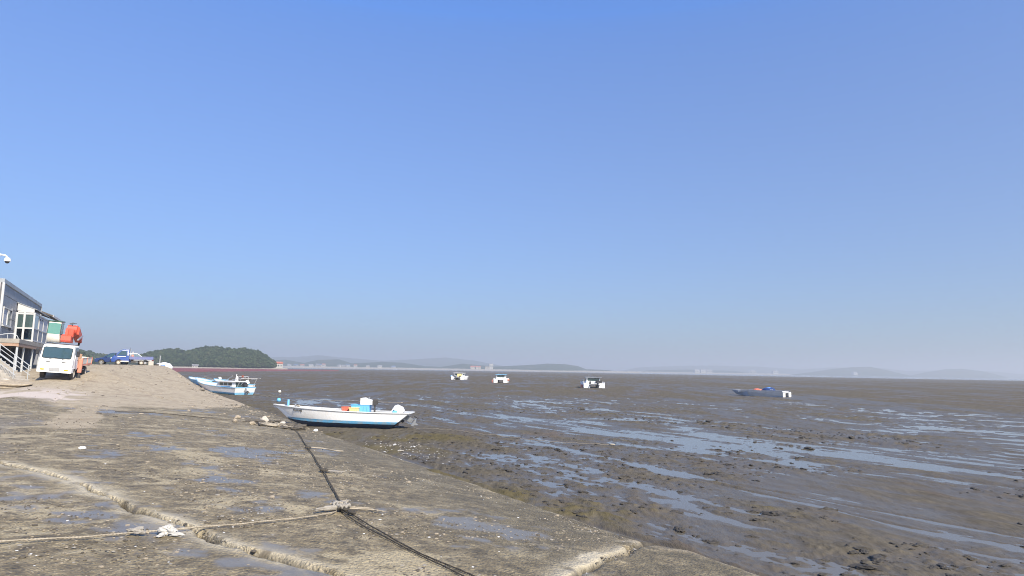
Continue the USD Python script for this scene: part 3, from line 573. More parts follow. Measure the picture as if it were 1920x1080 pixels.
# ------------------------------------------------------------------ grey panelled building with porch, deck and stairs
def building():
    s0, t0 = 51.5, 16.4; x, y = W(s0, t0); G = 2.1
    B = thing("grey_building", "grey panelled flat-roofed building raised on an undercroft at the left edge", "building", (x, y, 0), RZU)
    Lx, D, F, R = 25.6, 9.0, 4.72, 9.0      # local x = along the shore, y = inland
    obj("wall", cat_([box((Lx/2, D/2+.06, (F+R)/2), (Lx, D, R-F))]), "wall_joint", B)
    obj("floor_slab", box((Lx/2, D/2, F-.17), (Lx+.06, D+.1, .34)), "concrete", B)
    obj("parapet", cbox((Lx/2, D/2+.02, R+.15), (Lx+.16, D+.22, .34), .02), "parapet", B)
    obj("corner_trim", cbox((-.03, -.04, (F+R)/2), (.26, .16, R-F), .02), "frame_white", B); obj("corner_trim", cbox((Lx, -.04, (F+R)/2), (.16, .16, R-F), .02), "parapet", B)
    obj("end_wall", cbox((-.06, D/2+.10, (F+R)/2), (.10, D-.1, R-F), .01), "frame_white", B)
    rows, cols = 5, 5; ph = (R-F)/rows; pw = (Lx-.35)/cols
    for i in range(rows):
        for j in range(cols):
            cx, cz = .2+pw*(j+.5), F+ph*(i+.5)
            if i in (1, 2) and j == 0: continue
            obj("siding_panel", cbox((cx, .03, cz), (pw-.025, .07, ph-.03), .012), "wall_panel", B)
    # panels left and right of the window in the first bay
    for i in (1, 2):
        for a_, b_ in ((.2, 1.15), (5.45, .2+pw)): obj("siding_panel", cbox(((a_+b_)/2, .03, F+ph*(i+.5)), (b_-a_-.02, .07, ph-.03), .012), "wall_panel", B)
    def window(x0, x1, z0, z1, n, par, yy=0.0):
        w = obj("window", cat_([box(((x0+x1)/2, yy-.02, z0+.05), (x1-x0, .12, .10)), box(((x0+x1)/2, yy-.02, z1-.05), (x1-x0, .12, .10))] +
                              [box((x0+(x1-x0)*k/n, yy-.02, (z0+z1)/2), (.10, .116, z1-z0-.2)) for k in range(n+1)]), "frame_white", par)
        for k in range(n):
            a_, b_ = x0+(x1-x0)*k/n+.05, x0+(x1-x0)*(k+1)/n-.05
            obj("pane", box(((a_+b_)/2, yy+.0, (z0+z1)/2), (b_-a_, .02, z1-z0-.2)), "window_dark" if k else "curtain", w)
        obj("sill", box(((x0+x1)/2, yy-.06, z0-.03), (x1-x0+.1, .2, .06)), "frame_white", w)
    window(1.2, 5.4, 5.78, 7.25, 2, B)
    obj("window_recess", box((3.3, .05, F+ph*2), (4.4, .05, ph*2)), "wall_panel", B)
    for k, xx in enumerate((1.0, 6.0, 12.5, 19.0, 25.0)):
        obj("undercroft_post", box((xx, 1.6, (G+F-.34)/2+.1), (.3, .3, F-.34-G+.2)), "concrete", B)
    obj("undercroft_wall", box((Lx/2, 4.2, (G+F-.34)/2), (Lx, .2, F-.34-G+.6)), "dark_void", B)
    for k in range(4): obj("undercroft_screen", box((1.3+2.6*k, 2.0, 3.05), (2.5, .06, 2.3)), "netting_green", B)
    # porch: a glazed lean-to on the front, its roof falling towards the sea
    P0, P1, PY = 8.2, 19.2, -1.32
    pr = obj("porch", cat_([box((xx, PY, 6.0), (.13, .13, 2.55)) for xx in (P0, P0+3.6, P0+7.2, P1)] + [box((P0, yy, 6.0), (.155, .15, 2.55)) for yy in (-.62, -.08)] +
            [box(((P0+P1)/2, PY, zz), (P1-P0-.16, .12, .12)) for zz in (4.82, 5.92, 7.22)] + [box((P0, (PY-.06)/2, zz), (.13, -PY-.2, .13)) for zz in (4.82, 5.90, 7.16, 7.32)]), "frame_white", B)
    obj("porch_gable", hullof([(a_, b_, c_) for a_ in (P0-.05, P0+.05) for b_, c_ in ((PY+.02, 7.30), (-.06, 7.42), (-.06, 8.02), (PY+.02, 7.56))]), "frame_white", pr)
    obj("porch_roof", hullof([(a_, b_, c_) for a_ in (P0-.08, P1+.1) for b_, c_ in ((PY-.16, 7.52), (-.02, 8.08), (-.02, 8.14), (PY-.16, 7.58))]), "parapet", pr)
    for b0, b1, m_ in ((-1.24, -.70, "window_dark"), (-.55, -.15, "window_dark")):
        obj("porch_pane", box((P0, (b0+b1)/2, 6.52), (.02, b1-b0, 1.16)), m_, pr)
    obj("porch_low_pane", box((P0, -.66, 5.36), (.018, 1.12, .96)), "window_glass", pr)
    for k in range(3):
        x0 = P0+.1+3.6*k; x1 = x0+3.4 if k < 2 else P1-.1
        obj("porch_window", box(((x0+x1)/2, PY, 6.56), (x1-x0, .03, 1.18)), "curtain" if k else "window_dark", pr)
        for q in range(4): obj("porch_panel", box((x0+(x1-x0)*(q+.5)/4, PY, 5.37), ((x1-x0)/4-.03, .05, .97)), "wall_panel", pr)
    obj("porch_floor", box(((P0+P1)/2, PY/2-.02, 4.80), (P1-P0, -PY-.1, .05)), "concrete", pr)
    obj("porch_vent", cat_([box((P0+4.4+k*1.5, PY-.03, 6.9), (.35, .06, .14)) for k in range(2)]), "black_plastic", pr)
    # deck in front of the wall
    dk = obj("deck", cbox((10.0, -.74, 4.52), (21.6, 1.48, .34), .02), "concrete", B)
    obj("deck_beam", cat_([box((10.0, -1.40, 4.22), (21.5, .12, .24)), box((-.70, -.74, 4.24), (.12, 1.4, .22))]), "rust_paint", dk)
    for xx in (-.6, 3.0, 8.8, 14.0, 20.2): obj("deck_post", cbox((xx, -1.36, (4.1+1.9)/2), (.14, .14, 2.3), .01), "galvanised", dk)
    obj("deck_railing", cat_([tube(smooth_path([(-.66, .0, 4.9), (-.66, -.5, 5.02), (-.66, -1.2, 4.98), (-.66, -1.38, 4.6)], 6), .03), rod((-.66, -.7, 4.68), (-.66, -.7, 5.0), .025, 6)]), "galvanised", dk)
    return B
building()
T = thing("blue_drum", "blue plastic drum behind the lower porch glass", "drum", (*W(60.9, 15.62), 4.83), RZU)
obj("drum", trimesh.creation.revolve(np.array([(0, 0), (.27, 0), (.29, .05), (.29, .28), (.305, .30), (.29, .32), (.29, .56), (.305, .58), (.29, .60), (.29, .84), (.25, .9), (0, .9)]), sections=22), "mid_blue_paint", T, smooth=35)
obj("lid", trimesh.creation.cylinder(radius=.24, height=.05, sections=20).apply_translation((0, 0, .92)), "black_plastic", T)

x, y = W(77.6, 16.0); B2 = thing("brown_roofed_building", "building with a dark brown gable roof beyond the grey building", "building", (x, y, 0), RZU)
obj("wall", box((7, 4.6, 5.0), (14, 8.6, 6.0)), "wall_panel", B2)
gr = obj("roof", cat_([hullof([(a_, b_, c_) for a_ in (-.3, 14.3) for b_, c_ in ((-.75, 8.0), (4.6, 10.0), (4.6, 10.2), (-.75, 8.18))]), hullof([(a_, b_, c_) for a_ in (-.3, 14.3) for b_, c_ in ((9.9, 8.0), (4.6, 10.0), (4.6, 10.2), (9.9, 8.18))])]), "roof_brown", B2)
obj("gable_wall", hullof([(a_, b_, c_) for a_ in (.0, .1) for b_, c_ in ((.2, 8.0), (9, 8.0), (4.6, 9.9))]), "frame_white", B2)
obj("fascia", cbox((7, -.78, 8.08), (14.6, .06, .26), .01), "frame_white", B2)
for k in range(3):
    w = obj("window", box((2.2+4.2*k, .28, 6.4), (1.8, .06, 1.3)), "frame_white", B2); obj("pane", box((2.2+4.2*k, .245, 6.4), (1.6, .02, 1.1)), "window_dark", w)

# stairs up to the deck
def stairs():
    (ax, ay), (bx, by) = W(42.86, 14.11), W(44.22, 13.38)
    a = math.atan2(.055, -1.0); z0 = 1.58
    T = thing("concrete_stairs", "concrete steps with galvanised pipe handrails at the left edge, beside the crane truck", "stairs", ((ax+bx)/2, (ay+by)/2, z0), math.atan2(-.027, -.998))
    n, rise, run, w = 15, .195, .285, 1.55
    for k in range(n):
        obj("step", cbox((run*(k+.5)+.02, 0, rise*(k+1)/2-.2 if k < 3 else rise*(k+.5)-.12), (run+.05, w, rise*(k+1)+.4 if k < 3 else rise+.26), .015), "pale_concrete", T)
    sl = rise/run; e = n*run
    for k in (-1, 1):
        yy = k*(w/2-.08)
        r_ = obj("handrail", cat_([rod((-.05, yy, .95+.1), (e, yy, sl*e+1.05), .028, 7), rod((-.05, yy, .45), (e, yy, sl*e+.45), .022, 7), rod((-.05, yy, .75), (e, yy, sl*e+.75), .022, 7)]), "galvanised", T)
        for j in range(5):
            xx = .1+j*(e-.2)/4; obj("handrail_post", rod((xx, yy, sl*xx-.02), (xx, yy, sl*xx+1.05), .026, 7), "galvanised", T)
    return T
stairs()
T = thing("sand_bank", "heap of sand and rubble piled against the foot of the stairs", "sand heap", (*W(42.2, 14.6), 1.45), 0)
obj("mound", lump(9, 1.7, 1.1, .38, 4, .4), "stone_tan", T, smooth=True)
for k in range(6): obj("rubble", lump(20+k, .28, .2, .14, 2, .4).apply_translation((rng.uniform(-1.4, 1.5), rng.uniform(-.8, -.2), rng.uniform(.1, .3))), "pale_concrete", T)
T = thing("sand_bank", "long sandy bank under the deck, left of the crane truck", "sand heap", (*W(55, 15.6), 1.75), RZU)
obj("mound", lump(13, 9.0, 1.6, .42, 4, .3), "stone_tan", T, smooth=True)

# camera pole
x, y = W(34.4, 14.25); x -= .40; P = thing("camera_pole", "grey steel pole with white dome security camera at the left edge", "camera pole", (x, y, base_h(34.4, 14.25)))
hz_ = base_h(34.4, 14.25)
obj("pole", rod((0, 0, 0), (0, 0, 9.25-hz_), .09, 12, .07), "galvanised", P, smooth=30); obj("pole_cap", rod((0, 0, 9.25-hz_), (0, 0, 9.33-hz_), .10, 12), "frame_white", P)
zc = 8.95-hz_
arm = obj("camera_arm", tube(smooth_path([(0, 0, zc), (.25, .16, zc+.02), (.42, .27, zc-.02), (.50, .32, zc-.18)], 6), .05), "white_paint", P, smooth=True)
obj("junction_box", cbox((.14, .09, zc), (.16, .16, .22), .03, rz=.57), "white_paint", P)
obj("camera_housing", trimesh.creation.revolve(np.array([(0, .20), (.10, .19), (.155, .12), (.16, 0), (.14, -.02), (0, -.02)]), sections=20).apply_translation((.50, .32, zc-.32)), "white_paint", P, smooth=40)
obj("camera_dome", trimesh.creation.icosphere(2, .115).apply_translation((.50, .32, zc-.34)), "black_plastic", P, smooth=True)
obj("band_clamp", rod((0, 0, 8.05-hz_), (0, 0, 8.2-hz_), .115, 12), "black_plastic", P); obj("small_camera", cbox((.12, .05, 8.12-hz_), (.26, .10, .1), .02, rz=.5), "black_plastic", P)

# ------------------------------------------------------------------ boats
def hull_parts(T, L, B, H, kx=(0.0, .88), topmat="hull_white", botmat="hull_blue", bandmat=None, railmat="hull_grey", deckmat="hull_grey", rise=.35, keel_rise=.45, wl=(.26, .42), stern=.92, flare=.90, fore=.42, dz=-.36, full=2.2):
    us = np.r_[np.linspace(0, .5, 8), np.linspace(.55, 1, 19)]
    gb = lambda u: B/2*((stern+(1-stern)*min(1, u/.4)) if u < fore else 1-((u-fore)/(1-fore))**full*.985)
    gz = lambda u: H + rise*u**2.2
    kz = lambda u: keel_rise*max(0, (u-.62)/.38)**2.0
    kX = lambda u: L*(kx[0]+(kx[1]-kx[0])*u); gX = lambda u: L*u
    def at(u, f):   # f: 0 keel, 1 chine, 2 waterline, 3 gunwale; fractional between
        wz = max(wl[0]+(wl[1]-wl[0])*u**1.5, kz(u)+.02); cz = kz(u)+ (wz-kz(u))*.16
        b = gb(u); sh = (1-.10*u-.25*u**3)
        pts = [(0.004*0, kz(u)), (b*flare*.94*sh, cz), (b*flare*sh*1.06, wz), (b*(flare*.35+.65)*(1-.04*u), wz+(gz(u)-wz)*.5), (b, gz(u))]
        zf = lambda z_: (z_-kz(u))/(gz(u)-kz(u)+1e-6)
        fx = [zf(q[1]) for q in pts]
        return [(kX(u)+(gX(u)-kX(u))*fx[i], pts[i][0], pts[i][1]) for i in range(5)]
    P = np.array([at(u, 0) for u in us]); Q = P*V(1, -1, 1)
    def both(i0, i1):
        a = loft(P[:, i0:i1+1]); b = loft(Q[:, i0:i1+1]); b.invert(); return [a, b]
    bot = both(0, 2); top = both(2, 4)
    st = P[0]; tr_b = trimesh.Trimesh(np.vstack([st[:3], Q[0][1:3]]), [[0, 2, 1], [0, 3, 4], [0, 4, 2]], process=False)
    tr_t = trimesh.Trimesh(np.vstack([st[2:], Q[0][2:]]), [[0, 3, 4], [0, 4, 1], [1, 4, 5], [1, 5, 2]], process=False)
    hb = obj("hull_bottom", cat_(bot+[tr_b]), botmat, T, smooth=40); ht = obj("topsides", cat_(top+[tr_t]), topmat, T, smooth=40)
    if bandmat:
        def band(Z):
            a = Z[:, 2].copy(); b = a + (Z[:, 3]-a)*.17; c = a+(Z[:, 1]-a)*.25; off = V(0, 1 if Z[3, 2, 1] > 0 else -1, 0)*.008
            k = int(len(us)*.97); s_ = np.stack([c, a, b], 1)[:k] + off; m = loft(s_); 
            if Z[3, 2, 1] < 0: m.invert()
            return m
        obj("waterline_band", cat_([band(P), band(Q)]), bandmat, ht)
    G = P[:, 4]; Gq = Q[:, 4]
    obj("gunwale_rail", cat_([tube(G, .035, 6), tube(Gq, .035, 6), rod(G[0], Gq[0], .035, 6)]), railmat, T, smooth=40)
    ins = [(0.985, 0.0), (.93, dz)]
    low_ = lambda g: np.c_[g[:, 0] + np.array([(kX(u)-gX(u))*min(.9, -dz/(gz(u)-kz(u))) - .10*u for u in us]), g[:, 1]*.86, g[:, 2]+dz]
    inner = []
    for Z, sg in ((P, 1), (Q, -1)):
        g = Z[:, 4]; d = low_(g)
        m = loft(np.stack([g, d], 1)); 
        if sg < 0: m.invert()
        inner.append(m)
    dP = low_(G); dm = loft(np.stack([dP, dP*V(1, -1, 1)], 1))
    obj("deck", cat_(inner+[dm]), deckmat, T)
    return P
def outboard(T, x, y, z, tilt, cowl="hull_white", s=1.0):
    R_ = trimesh.transformations.rotation_matrix(tilt, (0, 1, 0)); S_ = np.diag([s, s, s, 1])
    def put(m): m.apply_transform(S_); m.apply_transform(R_); m.apply_translation((x, y, z)); return m
    o = obj("outboard_motor", put(hullof([(a_*1.0, b_, c_) for c_, w_, l0, l1 in ((.05, .15, -.25, .20), (.22, .19, -.34, .26), (.48, .16, -.30, .22), (.56, .10, -.2, .14)) for a_ in (l0, l1) for b_ in (-w_, w_)])), cowl, T, smooth=40)
    obj("motor_leg", put(cat_([hullof([(a_, b_, c_) for a_, c_ in ((-.16, .08), (.10, .08), (.05, -.55), (-.14, -.55)) for b_ in (-.06, .06)]), cbox((-.08, 0, -.50), (.42, .24, .02), .008), hullof([(a_, b_, c_) for a_, c_ in ((-.28, -.62), (.16, -.60), (.12, -.72), (-.24, -.70)) for b_ in (-.045, .045)]), hullof([(a_, b_, c_) for a_, c_ in ((-.08, -.70), (.08, -.70), (-.06, -.88)) for b_ in (-.012, .012)])])), "steel_grey", o)
    pr = [cbox((-.30, 0, -.66), (.05, .05, .05), .01)]
    for k in range(3):
        b = cbox((0, 0, .10), (.02, .08, .14), .006, rz=.5); b.apply_transform(trimesh.transformations.rotation_matrix(k*2*PI/3, (1, 0, 0))); b.apply_translation((-.30, 0, -.66)); pr.append(b)
    obj("propeller", put(cat_(pr)), "chassis_grey", o)
    obj("motor_bracket", put(cat_([cbox((.20, 0, -.05), (.12, .28, .34), .02)])), "chassis_grey", o)
    return o

# the near skiff
BX, BY = -4.72, 32.35
SK = thing("beached_skiff", "white skiff with dark blue bottom lying beached at the slipway's edge", "boat", (BX, BY, .0), PI+.015, 0, -.02)
hull_parts(SK, 6.55, 1.9, .80, kx=(.150, .885), bandmat="waterline_blue", rise=.30, keel_rise=.42, wl=(.36, .50))
outboard(SK, .42, 0, .66, 1.0)
obj("stern_platform", cbox((.12, 0, .80), (.42, 1.5, .05), .015), "hull_grey", SK)
obj("skeg", hullof([(a_, b_, c_) for a_, c_ in ((1.0, .02), (.45, .06), (.35, .0), (1.0, -.05)) for b_ in (-.03, .03)]), "hull_blue", SK)
obj("rudder_bracket", hullof([(a_, b_, c_) for a_, c_ in ((.80, .34), (.95, .12), (.60, .18), (.52, .42)) for b_ in (-.10, .10)]), "rust_paint", SK)
obj("thwart", cat_([cbox((xx, 0, .62), (.26, 1.5, .05), .01) for xx in (1.15, 3.6)]), "hull_grey", SK)
obj("bow_bitt", rod((5.86, .05, .70), (5.86, .05, 1.34), .055, 12), "sky_blue_paint", SK, smooth=30)
# faded registration: dark strokes between two bolder marks, on the flared bow
hp = lambda u: None
for k, (xx, w_, h_) in enumerate(((5.43, .055, .10), (5.34, .02, .06), (5.29, .025, .05), (5.24, .02, .065), (5.18, .018, .055), (5.13, .02, .06), (5.06, .05, .11))):
    u_ = xx/6.55; b_ = 1.9/2*(1-((u_-.42)/.58)**2.2*.985); obj("registration_mark", cbox((xx, b_*.962+.012, .80+.30*u_**2.2-.115), (w_, .03, h_), .004, rz=-.62, rx=-.24), "black_plastic", SK)
def placed(name, label, cat, lx, ly, z, rz=0.0, group=None):
    a = PI+.015; return thing(name, label, cat, (BX+lx*math.cos(a)-ly*math.sin(a), BY+lx*math.sin(a)+ly*math.cos(a), z), a+rz, group=group)
def crate(T, l, w, h, m_, ribs=True):
    sh = minus(cbox((0, 0, h/2), (l, w, h), .02), box((0, 0, h/2+.03), (l-.05, w-.05, h)))
    c = obj("crate_body", sh, m_, T)
    obj("rim", cat_([box((0, k*w/2, h-.02), (l+.03, .03, .04)) for k in (-1, 1)] + [box((k*l/2, 0, h-.02), (.03, w-.03, .04)) for k in (-1, 1)]), m_, T)
    obj("rib", cat_([box((-l/2+l*(k+.5)/5, q*(w/2+.008), h*.45), (.025, .016, h*.8)) for k in range(5) for q in (-1, 1)]), m_, T)
crate(placed("fish_crate", "large light blue fish crate amidships in the beached skiff", "crate", 2.40, -.05, .54), .86, .62, .62, "crate_blue")
crate(placed("fish_crate", "yellow crate leaning on the light blue crate in the beached skiff", "crate", 2.62, .47, .58), .42, .34, .46, "crate_yellow")
crate(placed("fish_crate", "low red crate forward of the blue crate in the beached skiff", "crate", 3.02, .30, .58), .40, .34, .48, "crate_red")
Tc = placed("console_box", "white engine cover with slanted top sitting on the light blue crate", "engine cover", 2.12, -.05, 1.16)
obj("cover", hullof([(a_, b_, c_) for b_ in (-.24, .24) for a_, c_ in ((.28, 0), (.28, .30), (.12, .32), (-.28, .18), (-.28, 0))]), "white_paint", Tc)
obj("handle", cat_([rod((-.05, -.1, .25), (-.10, -.1, .34), .02, 6), rod((-.05, .1, .25), (-.10, .1, .34), .02, 6), rod((-.10, -.12, .34), (-.10, .12, .34), .02, 6)]), "steel_grey", Tc)
Tc = placed("net_hauler", "dark net hauler standing aft of the white engine cover", "winch", 1.74, .05, .54)
obj("stand", cat_([rod((0, -.12, 0), (.0, -.05, .62), .03, 8), rod((0, .12, 0), (0, .05, .62), .03, 8)]), "chassis_grey", Tc); obj("drum", disc(0, .72, .11, -.10, .10), "black_rubber", Tc, smooth=30); obj("flange", disc(0, .72, .14, .10, .12), "chassis_grey", Tc); obj("flange", disc(0, .72, .14, -.12, -.10), "chassis_grey", Tc)
Tc = placed("fuel_can", "light blue fuel can at the stern of the beached skiff", "fuel can", .72, .45, .58)
obj("can", cbox((0, 0, .17), (.20, .30, .34), .03), "crate_blue", Tc); obj("cap", rod((.04, .08, .33), (.04, .08, .38), .035, 8), "black_plastic", Tc)
Tc = placed("rope_heap", "pale heap of rope and anchor on the skiff's foredeck", "rope", 5.42, .0, .74)
pts = [(.14*math.cos(k*.9)*(1-.015*k), .14*math.sin(k*.9)*(1-.015*k), .04+.012*k+.03*random.random()) for k in range(26)]
obj("coil", tube(smooth_path(pts, 4), .022, 5), "rope_pale", Tc, smooth=True); obj("anchor_shank", cat_([rod((-.16, .05, .22), (.12, -.05, .36), .022, 6), rod((.12, -.05, .36), (.16, .12, .26), .02, 6), rod((.12, -.05, .36), (.06, -.2, .28), .02, 6)]), "galvanised", Tc)

# three boats crowded against the foot of the crest
def work_boat(label, s, t, az, L, B, H, topmat, botmat, cabin=True, name="fishing_boat", z=-.05, roll=0.0, railm="sky_blue_paint", trim=0.0):
    x, y = W(s, t); T = thing(name, label, "boat", (x, y, z), PI/2-math.radians(az), trim, roll)
    hull_parts(T, L, B, H, kx=(.03, .86), topmat=topmat, botmat=botmat, rise=.55, keel_rise=.55, wl=(.34, .55), railmat=railm, deckmat="hull_grey", dz=-.30, bandmat=None)
    if cabin:
        z0 = H-.32
        c = obj("wheelhouse", hullof([(a_*L, b_*B, z0+c_) for a_, c_ in ((.14, 0), (.14, .82), (.40, .82), (.45, .45), (.46, 0)) for b_ in (-.30, .30)]), "hull_white", T)
        obj("cabin_roof", cbox((L*.27, 0, z0+.86), (L*.33, B*.70, .08), .02), "hull_white", c)
        for k in (-1, 1):
            for q in range(3): obj("side_window", box((L*(.175+.085*q), k*(B*.30+.006), z0+.62), (L*.070, .012, .26)), "window_dark", c)
            obj("side_stripe", box((L*.26, k*(B*.30+.008), z0+.30), (L*.18, .014, .22)), "mid_blue_paint", c)
        obj("rear_door", box((L*.14-.006, 0, z0+.40), (.012, B*.26, .76)), "window_dark", c)
        obj("mast", cat_([rod((L*.20, 0, z0+.9), (L*.185, 0, z0+1.6), .06, 8, .03), hullof([(L*.17+a_, b_, z0+c_) for a_, c_ in ((-.05, .88), (.25, .88), (.05, 1.4)) for b_ in (-.05, .05)])]), "white_paint", T)
    return T
F1 = work_boat("white fishing boat with wheelhouse and light blue bottom nosed onto the bank", 58.6, -2.7, -53, 9.4, 2.4, .84, "hull_white", "sky_blue_paint", z=-.06)
obj("stern_gantry", cat_([rod((.25, k*.85, .7), (-.55, k*.85, 1.75), .03, 6) for k in (-1, 1)] + [rod((-.55, -.85, 1.75), (-.55, .85, 1.75), .03, 6), rod((.6, .9, 1.55), (-1.0, .95, 1.72), .025, 6), rod((.6, -.9, 1.55), (-1.0, -.95, 1.72), .025, 6)]), "frame_white", F1)
outboard(F1, .1, 0, .75, .6, "black_plastic")
F2 = work_boat("light blue open boat with its bow high on the bank, behind the white fishing boat", 88.0, -3.6, -46, 11.0, 2.5, .95, "sky_blue_paint", "mid_blue_paint", cabin=False, z=-.02, trim=-.04)
obj("net_pile", lump(31, 1.3, .7, .42).apply_translation((4.2, 0, .85)), "stone_dark", F2, smooth=True); obj("boat_pole", rod((1.0, .4, .95), (6.2, -.3, 1.55), .03, 6), "rope_pale", F2); obj("thwart", cat_([cbox((xx, 0, .72), (.3, 1.8, .05), .01) for xx in (1.4, 3.0, 5.4)]), "hull_white", F2)
outboard(F2, .05, 0, .8, .7, "hull_grey")
F3 = work_boat("blue and white boat with bent white poles lying between the two boats by the bank", 70.0, -4.5, -50, 8.0, 2.1, .80, "hull_white", "sky_blue_paint", cabin=False, z=-.05)
obj("pole_rack", cat_([rod((5.2, .2, 1.0), (3.0, .3, 1.75), .035, 6), rod((3.0, .3, 1.3), (.2, .2, 1.62), .03, 6), rod((1.0, -.6, .8), (1.0, -.6, 1.7), .03, 6), rod((1.0, .6, .8), (1.0, .6, 1.7), .03, 6), rod((1.0, -.6, 1.7), (1.0, .6, 1.7), .03, 6)]), "frame_white", F3)
obj("gear_box", cbox((2.2, 0, .86), (1.2, .9, .55), .03), "sky_blue_paint", F3); obj("red_flag", box((.6, .3, 1.75), (.4, .02, .22)), "crate_red", F3)
outboard(F3, .05, 0, .72, .6, "hull_white")

F4 = work_boat("low pale blue open boat wedged between the white fishing boat and the bank", 77.0, -2.9, -47, 8.6, 2.2, .78, "hull_white", "sky_blue_paint", cabin=False, z=-.03)
obj("deck_hatch", cbox((4.6, 0, .80), (1.5, 1.1, .28), .03), "sky_blue_paint", F4); obj("net_pile", lump(33, .9, .6, .30).apply_translation((2.2, 0, .78)), "stone_dark", F4, smooth=True); obj("boat_pole", rod((.6, -.5, .9), (6.0, .3, 1.35), .028, 6), "rope_pale", F4)
# twin-hulled boats out on the flat
def twin(label, x, y, az, L, B, cab=True, roof="sky_blue_paint", side="hull_white", name="twin_hull_boat", extras=()):
    T = thing(name, label, "boat", (x, y, -.04), PI/2-math.radians(az))
    hw = B*.30
    for k in (-1, 1):
        yy = k*(B/2-hw/2)
        m = hullof([(a_, yy+b_*hw/2, c_) for a_, b_, c_ in ((0, -.86, .05), (0, .86, .05), (0, -1, .35), (0, 1, .35), (0, -1, .95), (0, 1, .95), (L*.62, -.86, .05), (L*.62, .86, .05), (L*.66, -1, .95), (L*.66, 1, .95), (L*.90, 0, .45), (L*.99, -.15, 1.15), (L*.99, .15, 1.15), (L*.8, -.7, 1.0), (L*.8, .7, 1.0))])
        h_ = obj("hull", m, side, T); obj("transom", cbox((-.02, yy, .53), (.05, hw*.94, .74), .02), "hull_white", h_)
        obj("boot_stripe", hullof([(a_, yy+b_*hw/2*1.012, c_) for a_, c_ in ((.02, .04), (.02, .20), (L*.64, .04), (L*.64, .20)) for b_ in (-.9, .9)]), "hull_blue", h_)
        outboard(T, -.05, yy*.55, .80, .85, "black_plastic", .9) if ("motors" in extras) else None
    obj("bridge_deck", cbox((L*.42, 0, .86), (L*.84, B-.1, .14), .02), "hull_grey", T)
    obj("bulwark", cat_([cbox((L*.40, k*(B/2-.04), 1.05), (L*.78, .06, .28), .015) for k in (-1, 1)]), side, T)
    if cab:
        z0 = .93; c = obj("wheelhouse", hullof([(a_*L, b_*B, z0+c_) for a_, c_ in ((.18, 0), (.19, .95), (.50, .95), (.56, 0)) for b_ in (-.32, .32)]), "hull_white", T)
        obj("roof", cbox((L*.34, 0, z0+1.0), (L*.42, B*.78, .10), .03), roof, c)
        obj("rear_window", cbox((L*.18, 0, z0+.62), (.05, B*.54, .42), .03), "window_dark", c)
        for k in (-1, 1): obj("side_window", box((L*.35, k*(B*.32+.005), z0+.6), (L*.24, .015, .36)), "window_dark", c)
        obj("radio_mast", rod((L*.25, B*.2, z0+1.0), (L*.24, B*.2, z0+1.55), .03, 6), "steel_grey", T)
    return T
t1 = twin("white twin-hulled boat farthest left of the boats out on the flat", -14.1, 178.5, 8, 7.4, 3.5, True, "hull_white", extras=("motors",))
obj("deck_crate", cbox((.9, -.3, 1.35), (.8, 1.1, .7), .03), "crate_yellow", t1); obj("tarp_roll", lump(41, .6, .35, .35).apply_translation((2.2, 2.05, 1.0)), "sky_blue_paint", t1)
t2 = twin("white twin-hulled boat with dark rear window and orange fender, out on the flat", -2.2, 145.4, 4, 6.8, 3.0, True, "sky_blue_paint")
obj("orange_fender", trimesh.creation.capsule(radius=.24, height=.5, count=[12, 12]).apply_translation((.5, 1.72, .35)), "faded_red", t2, smooth=True); obj("side_buoy", trimesh.creation.icosphere(2, .26).apply_translation((.3, -1.66, .85)), "faded_red", t2, smooth=True)
t3 = twin("grey and white twin-hulled boat with broad transoms, nearest the middle of the flat", 14.1, 113.3, 0, 7.0, 3.6, True, "steel_grey", extras=("motors",))
obj("side_rail", cat_([rod((k, 1.75, .95), (k, 1.75, 1.6), .03, 6) for k in (.2, 1.6, 3.0)] + [rod((.2, 1.75, 1.6), (3.0, 1.75, 1.6), .03, 6)]), "steel_grey", t3); obj("orange_fender", trimesh.creation.capsule(radius=.22, height=.5, count=[12, 12]).apply_translation((1.0, 2.0, .3)), "faded_red", t3, smooth=True)
obj("net_bin", cbox((.9, -.9, 1.2), (.9, .9, .5), .03), "black_plastic", t3)
t4 = twin("low grey-blue twin-hulled boat with blue sheeted stack and red bundle at the right", 34.7, 84.6, -47, 6.9, 2.7, False, side="slate_paint")
UsdGeom.Xformable(t4).AddScaleOp().Set(Gf.Vec3f(1, 1, .76))
obj("blue_sheet", lump(51, .8, .8, .5).apply_translation((2.3, 0, 1.15)), "dark_car_blue", t4, smooth=True); obj("pale_sheet", lump(53, .4, .4, .2).apply_translation((2.2, .1, 1.5)), "tarp_blue", t4, smooth=True)
obj("red_bundle", lump(55, .6, .6, .36).apply_translation((3.7, .1, 1.08)), "crate_red", t4, smooth=True); obj("bow_boards", cat_([cbox((5.7, k*.5, 1.06), (2.2, .4, .08), .02) for k in (-1, 1)]), "hull_grey", t4)
obj("stern_plank", cbox((.5, 0, 1.02), (.5, 2.6, .08), .02), "hull_white", t4)

